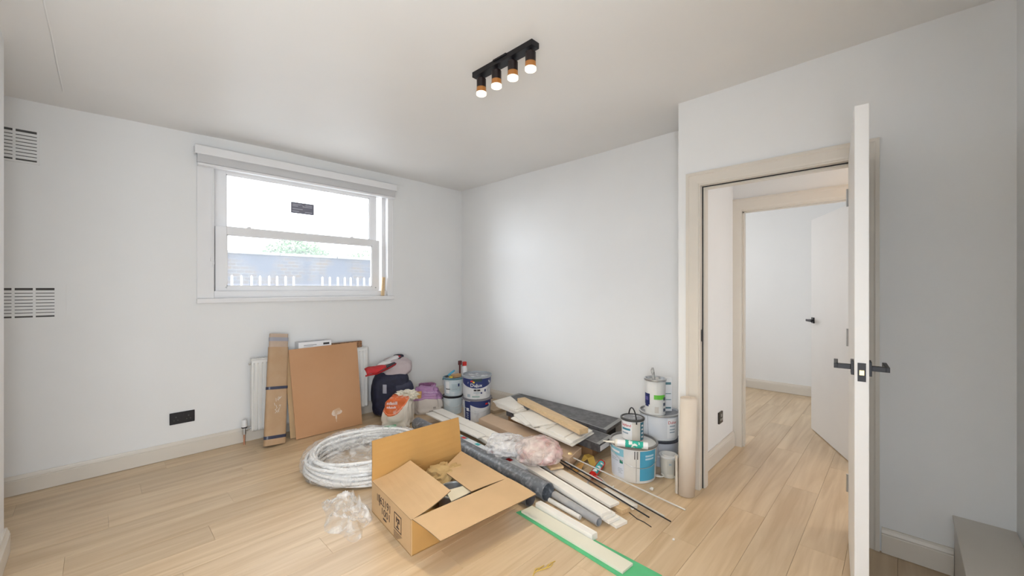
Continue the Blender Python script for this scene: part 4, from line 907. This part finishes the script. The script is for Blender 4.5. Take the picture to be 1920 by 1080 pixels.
# contents: brown packing paper, metal lamp tin
o = blob_mb((1.50, 2.05, .105), (.13, .10, .088), .85, .04, 9, 3, 4, .008, amp2=.05, fr2=14).build('packing_paper', mat('brown_packing_paper', (.50,.34,.15), .8, var=.12, scale=9), smooth=25)
tag(centre(o), 'crumpled brown packing paper inside the open cardboard box', 'paper')
o = thing('metal_dish', 'shiny metal dish poking up inside the open cardboard box', 'dish', (1.40, 1.80, .02))
MB().lathe([(0,.008),(.05,.008),(.085,.06),(.09,.13),(.094,.15),(.090,.15),(.082,.062),(.05,.014),(0,.014)], (1.42, 1.83, 0), 32).build('dish_bowl', STEEL, o, smooth=40)
MB().lathe([(.088,.148),(.096,.150),(.096,.156),(.088,.156)], (1.42, 1.83, 0), 32).build('dish_rim', mat('bright_rim', (.7,.7,.66), .25, metal=.6), o, smooth=40)
o = MB().slab([(1.33,1.74,.15),(1.46,1.73,.158),(1.47,1.80,.165),(1.36,1.83,.165)], (0,0,.003)).build('paper_sheet', mat('cream_paper', (.70,.62,.46), .8)); tag(centre(o), 'cream paper scrap lying over the metal dish inside the box', 'paper')

# ------------------------------------------------------------------ coil of white pipe in clear film
cc = Vector((1.405, 2.86, 0)); KC = .90; cl = thing('pipe_coil', 'big coil of white plastic pipe wrapped in clear film on the floor', 'coil', cc)
HOSE = mat('white_hose', (.86, .855, .84), .35, var=.03)
rnd = random.Random(5)
layers = [(.455,.020),(.462,.044),(.452,.068),(.430,.022),(.436,.048),(.425,.078),(.440,.098),(.400,.030),(.405,.060),(.396,.090),(.415,.115),(.372,.024),(.376,.052),(.380,.104),(.385,.128)]
pts_ = []
for i, (R_, z0_) in enumerate([(a*KC, b) for a, b in layers]):
    ph = rnd.uniform(0, 6); ex = rnd.uniform(.005,.014); nR, nz_ = (layers[(i+1) % len(layers)][0]*KC, layers[(i+1) % len(layers)][1]) if i < len(layers)-1 else (R_, z0_)
    for k in range(64):
        a = 2*PI*k/64; s_ = max(0, (k-54)/10); R2 = R_+(nR-R_)*s_; zz_ = z0_+(nz_-z0_)*s_
        pts_.append(cc+Vector(((R2+ex*math.sin(2*a+ph))*math.cos(a)*1.02, (R2+ex*math.cos(2*a+ph))*math.sin(a)*.98, zz_+.006*math.sin(3*a+ph)+.004)))
MB().tube(pts_, .0108, 8).build('hose', HOSE, cl, smooth=60)
FILM = film('clear_wrap', (.90, .91, .92), .30, .10, .35)
fv = []; nu, nv = 150, 22
for i in range(nu):
    a = 2*PI*i/nu
    for j in range(nv):
        b = 2*PI*j/nv; p_ = Vector((math.cos(a)*3, math.sin(a)*3, j*.35)); dn = noise.noise(p_*1.3)*.016+abs(noise.noise(p_*3.1))*.012
        rr_ = .418*KC+math.cos(b)*(.064+dn*.8); z2 = .073+math.sin(b)*(.072+dn*.8); fv.append(cc+Vector((rr_*math.cos(a)*1.02, rr_*math.sin(a)*.98, max(.001, z2))))
MB().add(fv, [(i*nv+j, ((i+1) % nu)*nv+j, ((i+1) % nu)*nv+(j+1) % nv, i*nv+(j+1) % nv) for i in range(nu) for j in range(nv)]).build('film_wrap', FILM, cl, smooth=70)
# flat film spanning the inside of the coil
fv = []; n_ = 40
for i in range(n_+1):
    for j in range(n_+1):
        x = -1+2*i/n_; y = -1+2*j/n_; r_ = math.hypot(x, y); k_ = max(abs(x), abs(y))/max(r_, 1e-6); x *= k_; y *= k_
        fv.append(cc+Vector((x*.34, y*.33, .055+.03*noise.noise(Vector((x*3, y*3, 2)))+.035*abs(noise.noise(Vector((x*6, y*6, 5)))))))
MB().add(fv, [(i*(n_+1)+j, (i+1)*(n_+1)+j, (i+1)*(n_+1)+j+1, i*(n_+1)+j+1) for i in range(n_) for j in range(n_)]).build('film_middle', film('clear_wrap_middle', (.90,.90,.90), .30, .12, .35), cl, smooth=70)
# crumpled film on the floor
FS = film('clear_film', (.90, .91, .92), .30, .10, .35)
fv = []; nI, nJ = 70, 60
P00 = F(606, 1000); P10 = F(684, 1016); P01 = F(606, 936); P11 = F(704, 944)
for i in range(nI+1):
    for j in range(nJ+1):
        u_ = i/nI; v_ = j/nJ; du = u_*2-1; dw = v_*2-1; k_ = max(abs(du), abs(dw))/max(1e-6, math.hypot(du, dw)); 
        uu = .5+.5*du*(.45+.55*k_); v2 = .5+.5*dw*(.45+.55*k_)
        rad = max(abs(du), abs(dw)); ang = math.atan2(dw, du); rk = 1+.16*noise.noise(Vector((math.cos(ang)*1.6, math.sin(ang)*1.6, 3)))+.10*math.sin(ang*5+1)*rad
        uu = .5+(uu-.5)*rk; v2 = .5+(v2-.5)*rk
        p_ = P00.lerp(P10, uu).lerp(P01.lerp(P11, uu), v2)
        q_ = Vector((uu*1.6+v2*2.0, v2*1.2-uu*1.4, 1.7)); ed = min(1, 2.2*(1-rad))
        fold = abs(noise.noise(q_*1.5)); f2_ = abs(noise.noise(Vector((uu*5-v2*6, uu+v2, 4))))
        hgt = ed*(.018+.040*(1-min(1, fold*3.5))+.022*(1-min(1, f2_*3)))*(1 if v2 < .5 else 1.6)
        fv.append(Vector((p_.x, p_.y, hgt+.002)))
o = MB().add(fv, [(i*(nJ+1)+j, (i+1)*(nJ+1)+j, (i+1)*(nJ+1)+j+1, i*(nJ+1)+j+1) for i in range(nI) for j in range(nJ)]).build('plastic_film', FS, smooth=40)
tag(centre(o), 'crumpled clear plastic film lying loose on the floor left of the box', 'film')

# ------------------------------------------------------------------ pipes, boards, trims on the floor
def single(o, label, cat, group=None): return tag(centre(o), label, cat, group)
SOIL = two_tone('grey_soil_pipe', (.13, .14, .155), (.30, .31, .33), 40, .50, .70, rough=.33)
single(MB().pipe((1.916, 1.549, .056), (2.055, 3.20, .056), .0545, .050).build('soil_pipe', SOIL, smooth=40), 'thick dark grey soil pipe, scuffed white, running back along the pile', 'pipe')
single(MB().pipe((1.797, 1.585, .047), (1.835, 2.42, .047), .0445, .041).build('drain_pipe', mat('brown_black_pipe', (.10,.09,.09), .4, var=.2), smooth=40), 'shorter dark pipe between the box and the thick soil pipe', 'pipe')
single(MB().pipe((1.908, 1.185, .024), (1.970, 1.540, .024), .0232, .020).build('waste_pipe', two_tone('grey_waste', (.33,.33,.34), (.44,.43,.42), 10, .4, .6, rough=.4), smooth=40), 'slim grey waste pipe ending beside the white boards', 'pipe')
single(MB().tube([(1.886, 1.293, .0145), (1.912, 1.535, .0145)], .0135, 18).build('white_pole', mat('white_pole_plastic', (.76,.74,.70), .4), smooth=50), 'short white round pole between grey pipe and white batten', 'pole')
def trim_board(near, far, w_, t_, z0, label, m=MDFW, name='skirting_board', group=None, moulded=False, z1=None):
    p0 = Vector((near[0], near[1], 0)); p1 = Vector((far[0], far[1], 0))
    if moulded:
        d = (p1-p0).normalized(); sd = d.cross(z_)
        mb = MB().prism([(-w_/2,0),(w_/2,0),(w_/2,t_*.7),(w_*.38,t_),(w_*.25,t_*.8),(w_*.18,t_),(-w_/2,t_)], (p0.x,p0.y,z0), (p1.x,p1.y,z0), side=(sd.x,sd.y,0))
    else: mb = board_mb(p0, p1, w_, t_, z0, z1)
    return single(mb.build(name, m, bevel=.001), label, 'board', group)
sl_ = .22
def far_of(p, ylen): return (p[0]+sl_*ylen, p[1]+ylen)
# green-edged cream board in front
gb = thing('laminate_board', 'cream board on green underlay, nearest of the boards in the foreground', 'board', (1.70, 1.2, 0))
board_mb((1.700, .903), (1.748, 1.572), .086, .011, .0055).build('board', mat('cream_board', (.76,.73,.60), .45, var=.02), gb, bevel=.001)
GRN = mat('green_underlay', (.10,.50,.22), .5, var=.1)
MB().slab([Vector((1.625,.80,.001)), Vector((1.775,.775,.001)), Vector((1.80,1.572,.001)), Vector((1.690,1.60,.001))], (0,0,.004)).build('underlay', GRN, gb)
trim_board((1.7875, 1.135), (1.822, 1.545), .046, .036, .001, 'white square batten right of the cream and green board', name='white_batten', moulded=True)
n0 = (1.965, 1.130)
for k, (dx, dy, z0, lab) in enumerate(((.030,-.035,.001,'bottom white skirting length of the central stack, its near end sticking out furthest'),(.012,.0,.0185,'second white skirting length of the central stack, above the bottom one'),(.0,.022,.036,'third white skirting length of the central stack, below the top one'),(-.012,.035,.0535,'top white skirting length of the central stack beside the grey pipe'))):
    s_ = (n0[0]+dx, n0[1]+dy); fa2 = far_of(s_, 2.22-.03*k)
    trim_board(s_, fa2, .088 if k < 3 else .080, .0165, z0, lab, moulded=(k == 3), group='white skirting lengths stacked along the pile')
S4 = (2.103, 1.200)
trim_board(S4, far_of(S4, 1.10), .078, .015, .0275, 'white skirting length lying right of the central stack, raised on pine', moulded=False)
S5 = (2.130, 1.140); trim_board(S5, far_of(S5, .85), .070, .025, .001, 'pine batten end under the right white skirting length', m=PINE, name='pine_batten')
S6 = (2.205, 1.125); trim_board(S6, far_of(S6, .24), .045, .020, .001, 'thin pale batten furthest right on the floor by the rods', m=MDFW, name='pale_batten')
trim_board((2.203, 2.48), (2.268, 3.32), .080, .012, .072, 'white board across the far end of the trim stack, left of the pair')
trim_board((2.285, 2.30), (2.383, 3.34), .105, .012, .072, 'white board across the far end of the trim stack, right of the pair')
# printed film pack
pk = thing('trim_pack', 'long trim pack in white film printed teal and red, beside the soil pipe', 'packaging', (2.12, 2.4, 0))
board_mb((2.062, 1.85), (2.150, 3.02), .058, .060, .001).build('pack', two_tone('printed_film', (.74,.77,.80), (.20,.48,.55), 13, .58, .62, rough=.25, axis=(1,.5,1)), pk, bevel=.006)
dpk = Vector((.088, 1.17, 0)).normalized()
for k in range(6):
    q_ = Vector((2.062, 1.85, .0613))+dpk*(.16+.19*k); s_ = dpk.cross(z_)*.016
    MB().slab([q_-s_, q_+s_, q_+s_+dpk*.05, q_-s_+dpk*.05], (0,0,.0006)).build('print_block', (TEAL, RED)[k % 2] if k % 3 else RED, pk)
# thin rods
def rod(a, b, r_, m, label): single(MB().tube([a, b], r_, 8).build('thin_rod', m, smooth=60), label, 'rod')
RODB = mat('rod_black', (.02,.02,.022), .35, metal=.3); RODS = mat('rod_white_black', (.60,.58,.55), .35)
rod(F(1217, 971, .030), F(1040, 862, .058), .0042, RODB, 'black rod ending shortest of the rods in front of the red caulking gun')
rod(F(1258, 979, .026), F(1052, 864, .062), .0038, RODB, 'long black rod in the middle of the rods on the floor')
rod(F(1246, 969, .026), F(1060, 866, .066), .0042, RODS, 'white rod lying just above the middle black rod')
rod(F(1285, 957, .007), F(1072, 858, .070), .0046, RODS, 'rod reaching furthest right towards the paper roll')
wr = [F(1180, 962, .003), F(1195, 974, .003), F(1208, 980, .003), F(1221, 989, .003)]
single(MB().tube(wr, .0025, 6).build('wire_offcut', RODB, smooth=60), 'short bent dark wire on the floor past the pine ends', 'wire')
# caulking gun
g0 = Vector((2.315, 1.495, .030)); g1 = Vector((2.555, 1.560, .034)); gd = (g1-g0).normalized(); gs = gd.cross(z_)
gg = thing('caulking_gun', 'red caulking gun with teal cartridge lying on the floor before the wide bucket', 'tool', (2.42, 1.52, 0))
MB().tube([g0+gd*.04, g1-gd*.02], .0215, 20).build('cartridge', two_tone('teal_cartridge', (.05,.40,.42), (.78,.80,.80), 25, .50, .54), gg, smooth=40)
MB().tube([g1-gd*.02, g1-gd*.005, g1+gd*.04], [.021,.008,.003], 14).build('nozzle', mat('nozzle_cream', (.78,.74,.64), .4), gg, smooth=40)
cr = MB()
for s_ in (-1, 1): cr.slab([g0+gd*.03+gs*s_*.0235-z_*.006, g1-gd*.012+gs*s_*.0235-z_*.006, g1-gd*.012+gs*s_*.0235+z_*.006, g0+gd*.03+gs*s_*.0235+z_*.006], gs*s_*.003)
cr.tube([g1-gd*.016, g1-gd*.012], .026, 20).tube([g0+gd*.028, g0+gd*.036], .027, 20)
cr.build('cradle', RED, gg)
MB().slab([g0-z_*.012+gs*.012, g0+gd*.03-z_*.012+gs*.012, g0+gd*.03+z_*.014+gs*.012, g0+z_*.014+gs*.012], -gs*.024).build('gun_body', RED, gg, bevel=.002)
MB().slab([g0+gd*.0+gs*.012, g0+gd*.022+gs*.012, g0-gd*.03+gs*.085-z_*.004, g0-gd*.052+gs*.085-z_*.004], z_*.012).build('grip', RED, gg, bevel=.003)
MB().tube([g0+gd*.03+gs*.014, g0+gd*.02+gs*.05, g0-gd*.005+gs*.095-z_*.012, g0-gd*.02+gs*.12-z_*.02], .004, 8).build('trigger', STEEL, gg, smooth=60)
MB().tube([g0+gd*.03, g0-gd*.10], .0035, 8).tube([g0-gd*.10, g0-gd*.10+gs*.02], .0035, 8).build('plunger_rod', STEEL, gg)

# ------------------------------------------------------------------ pile of boards by the right-hand wall
cb1 = thing('long_carton', 'long flat brown carton in front of the board pile', 'box', (2.5, 2.25, 0))
MB().slab([Vector((2.333,1.690,.030)), Vector((2.565,1.745,.030)), Vector((2.643,2.850,.030)), Vector((2.468,2.815,.030))], (0,0,.060)).build('carton_body', mat('brown_carton', (.54,.39,.27), .7, var=.05, scale=6), cb1, bevel=.002)
MB().slab([Vector((2.350,1.71,.001)), Vector((2.565,1.76,.001)), Vector((2.640,2.82,.001)), Vector((2.485,2.80,.001))], (0,0,.028)).build('carton_under_shadow', mat('under_shadow_brown', (.36,.24,.15), .8), cb1)  # dark slab stands in for the shadow beneath the raised carton
q_ = Vector((2.40, 1.70, .0903)); MB().lathe([(0,.0),(.016,.0),(.018,.002),(.010,.012),(0,.012)], (2.405, 1.735, .0903), 14).build('brass_fitting', BRASS, cb1)
# dark packs
DK = two_tone('dark_laminate', (.060,.058,.062), (.13,.125,.13), 20, .4, .62, rough=.4)
def pack(name, label, q, z0, z1, m, extra=None, cat='board'):
    t = thing(name, label, cat, (sum(p[0] for p in q)/4, sum(p[1] for p in q)/4, z0))
    MB().slab([Vector((*p, z0)) for p in q], (0,0,z1-z0)).build('pack_body', m, t, bevel=.0015)
    if extra: extra(t)
    return t
def frame_edge(q, z1, m):
    def f(t):
        mb = MB()
        for i in range(4):
            a = Vector((*q[i], z1+.0003)); b = Vector((*q[(i+1) % 4], z1+.0003)); cc_ = Vector((sum(p[0] for p in q)/4, sum(p[1] for p in q)/4, z1)); 
            mb.slab([a, b, b+(cc_-b)*.06, a+(cc_-a)*.06], (0,0,.0012))
        mb.build('edge_trim', m, t)
    return f
GT = mat('grey_edge', (.30,.30,.29), .4, metal=.2)
qU = [(2.85,1.70),(3.19,1.74),(3.195,2.98),(3.00,2.98)]
pack('dark_box', 'dark box underneath the slate-coloured tray against the right wall', [(2.90,1.78),(3.17,1.80),(3.18,2.90),(3.03,2.90)], .001, .132, mat('near_black_card', (.025,.024,.026), .7), cat='box')
pack('dark_tray', 'long slate-grey tray topmost against the right wall', qU, .1325, .158, DK, frame_edge(qU, .158, GT))
qL = [(2.593,1.606),(2.815,1.622),(2.94,2.72),(2.735,2.72)]
def endlabel(t):
    MB().slab([Vector((2.602,1.6055,.088)), Vector((2.79,1.619,.088)), Vector((2.79,1.619,.128)), Vector((2.602,1.6055,.128))], (0,-.0008,0)).build('end_label', WHITE, t)
    frame_edge(qL, .140, GT)(t)
pack('brown_box', 'brown box under the dark flat pack in the board pile', [(2.64,1.70),(2.83,1.72),(2.93,2.70),(2.74,2.70)], .001, .0795, mat('dark_brown_card', (.30,.16,.07), .8), cat='box')
pack('flat_pack', 'dark flat pack with white end label sticking out of the board pile', qL, .080, .140, DK, endlabel)
# offcut tiles / boards
def tile(q, z0, t_, label, name='board_offcut', m=MDFW):
    return single(MB().slab([Vector((*p[:2], z0)) for p in q], (0,0,t_)).build(name, m, bevel=.0008), label, 'board', 'white board offcuts on the pile')
rnd = random.Random(11)
G1 = [(2.68,2.525),(2.775,2.52),(2.95,2.85),(2.70,2.865)]
names1 = ['lowest','second from bottom','middle','second from top','topmost']
def rotq(q, a, dx, dy):
    cx_ = sum(p[0] for p in q)/4; cy_ = sum(p[1] for p in q)/4
    return [(cx_+(p[0]-cx_)*math.cos(a)-(p[1]-cy_)*math.sin(a)+dx, cy_+(p[0]-cx_)*math.sin(a)+(p[1]-cy_)*math.cos(a)+dy) for p in q]
def pxq(pts, z): return [tuple(F(a, b, z)[:2]) for a, b in pts]
top1 = pxq([(924,752.5),(965,768),(982,763),(957,743.5)], .192)
for k in range(5):
    tile(rotq(top1, rnd.uniform(-.05,.05) if k < 4 else 0, rnd.uniform(-.012,.012) if k < 4 else 0, -.028*(4-k)*.6), .1405+.0102*k, .0098, 'white board offcut in the far stack, %s of five' % names1[k])
bigq = pxq([(962,785),(1073,834),(1114,810),(1004,766)], .160)
tile(rotq(bigq, 0, 0, 0), .1417, .0085, 'large white board at the base of the near offcut stack', m=MDFW)
tile(rotq(bigq, .012, -.004, .02), .1504, .0095, 'large white board second from the base of the near stack')
zt_ = .1602
tile(pxq([(963,780),(986,800),(1000,796),(979,776)], zt_), zt_, .0095, 'small white offcut at the left end of the near stack')
tile(pxq([(974,774),(999.7,800),(1044,793),(1004,772)], zt_+.0195), zt_+.0098, .0095, 'square white offcut turned askew on the near stack')
tile(pxq([(1008,800),(1024,806),(1052,794),(1040,790)], zt_), zt_, .0085, 'narrow white strip in the middle of the near stack')
tile(pxq([(1029,806),(1058,820),(1080,808),(1050,795)], zt_+.009), zt_, .0095, 'square white offcut right of the middle on the near stack')
tile(pxq([(1060,822),(1074,829),(1111,808),(1098,802)], zt_+.009), zt_, .0095, 'white offcut at the right end of the near stack')
tb_ = board_mb((2.581, 1.735), (2.874, 2.655), .085, .042, .190, .194)
single(tb_.build('pine_timber', PINE, bevel=.003), 'thick pine timber lying across the white offcuts', 'timber')
# plain mdf board by the wall behind the buckets
single(MB().slab([Vector((2.86,3.02,.001)), Vector((3.18,3.02,.001)), Vector((3.19,3.80,.001)), Vector((2.95,3.80,.001))], (0,0,.03)).build('mdf_board', mat('mdf_tan', (.48,.36,.24), .8), bevel=.002), 'tan board lying flat in the wall corner behind the buckets', 'board')
# torn card scraps
def scrap(pts, z0, hs, label, m):
    vs_ = [F(a, b, .0) for a, b in pts]; vs_ = [Vector((p.x, p.y, z0+h)) for p, h in zip(vs_, hs)]
    cen = sum(vs_, Vector())/len(vs_)+Vector((0,0,.012)); n_ = len(vs_)
    o = MB().add(vs_+[cen], [(i, (i+1) % n_, n_) for i in range(n_)]).build('card_scrap', m, solid=.002); return single(o, label, 'scrap')
YC = mat('yellow_card', (.50,.33,.07), .7, var=.1)
scrap([(1087,872),(1095,862),(1104,858),(1113,866),(1118,875),(1107,876),(1100,868)], .003, [0,.03,.02,.035,0,.0,.03], 'torn yellow card scrap beside the red caulking gun', YC)
scrap([(1074,882),(1084,876),(1096,877),(1090,885),(1080,888)], .003, [0,.02,.03,.01,0], 'flat torn brown card scrap left of the yellow scrap', CARD)
single(board_mb((2.205,1.70),(2.285,1.86),.10,.015,.0535).build('pine_offcut', PINE, bevel=.001), 'small pine offcut sticking out from under the plastic bag', 'board')

# ------------------------------------------------------------------ plastic bag with pinkish contents
PBAG = film('bag_clear', (.88, .88, .90), .38, .10, .4); PINKB = film('bag_pink', (.82, .66, .63), .50, .12, .4)
m = PINKB; n, l, b = nodes_of(m)
nz = n.new('ShaderNodeTexNoise'); nz.inputs['Scale'].default_value = 7; nz.inputs['Detail'].default_value = 5; tc = n.new('ShaderNodeTexCoord'); l.new(tc.outputs['Object'], nz.inputs['Vector'])
rp = n.new('ShaderNodeValToRGB'); rp.color_ramp.elements[0].position = .48; rp.color_ramp.elements[0].color = (.86,.76,.72,1); rp.color_ramp.elements[1].position = .72; rp.color_ramp.elements[1].color = (.74,.30,.33,1)
l.new(nz.outputs[0], rp.inputs[0]); l.new(rp.outputs[0], b.inputs['Base Color'])
bgc = thing('plastic_bag', 'clear plastic bag with pinkish contents lying on the boards behind the soil pipe', 'bag', (2.12, 1.98, .08))
rr3 = math.atan2(-FX, FY)
blob_mb((2.165, 1.835, .158), (.155, .135, .088), .85, .02, 7, 12, 5, .072, rz=rr3, amp2=.017, fr2=13).build('pink_half', PINKB, bgc, smooth=45)
blob_mb((2.10, 2.08, .145), (.15, .125, .074), .85, .03, 7, 15, 5, .072, rz=rr3, amp2=.024, fr2=13).build('clear_half', PBAG, bgc, smooth=45)
blob_mb((2.165, 1.84, .135), (.115, .095, .060), .9, .03, 7, 4, 4, .074, rz=rr3, amp2=.02, fr2=12).build('contents', two_tone('pink_cream_contents', (.74,.60,.52), (.68,.28,.30), 9, .50, .62, rough=.8), bgc, smooth=60)
blob_mb((2.10, 2.08, .120), (.105, .085, .045), .9, .03, 7, 4, 4, .074, rz=rr3, amp2=.02, fr2=12).build('contents', mat('white_contents', (.78,.76,.75), .7, var=.08, scale=14), bgc, smooth=60)

# ------------------------------------------------------------------ small bits
gp = F(728, 808); tag(centre(MB().slab([gp+Vector((-.06,-.02,.002)), gp+Vector((.05,-.06,.002)), gp+Vector((.08,.0,.002)), gp+Vector((-.03,.04,.002))], (0,0,.035)).build('green_pad', mat('green_pad', (.10,.42,.20), .7, var=.1), bevel=.004)), 'small bright green pad on the floor behind the pipe coil', 'pad')
rw = F(741, 814); single(MB().tube([rw+Vector((-.05,.06,.025)), rw+Vector((.10,-.06,.025))], .024, 14).build('white_roll', mat('white_cloth', (.70,.66,.60), .9), smooth=50), 'short white roll beside the green pad', 'roll')
CR = mat('plaster_crumb', (.78,.76,.72), .9)
for k, (a, b_, r_, lab) in enumerate(((1222,920,.013,'largest white plaster crumb on the floor before the wide bucket'),(1263,1014,.007,'small white plaster crumb on the floor nearest the doorway'),(1150,914,.006,'small white crumb on the floor beside the long rod'))):
    p_ = F(a, b_); single(blob_mb((p_.x, p_.y, r_*.7), (r_, r_*.8, r_*.7), .9, .06, 8, k, 2, .0005).build('plaster_crumb', CR), lab, 'crumb')
p_ = F(1236, 897); single(MB().tube([p_+Vector((.02*math.cos(t*.6), .03*math.sin(t*.6), .006+.002*t)) for t in range(11)], .005, 8).build('tape_curl', CR, smooth=60), 'curl of white tape on the floor between front bucket and tub', 'tape')
p_ = F(1010, 1074); mbq = MB()
for k in range(5): a = k*1.1; mbq.tube([p_+Vector((.02*k-.04, .01*math.sin(a), .002)), p_+Vector((.02*k, .02*math.cos(a), .006)), p_+Vector((.02*k+.03, .012*math.sin(a+1), .002))], .0022, 6)
single(mbq.build('yellow_shaving', mat('yellow_shaving', (.66,.45,.10), .7), smooth=60), 'thin yellow shavings on the floor in the foreground', 'shavings')
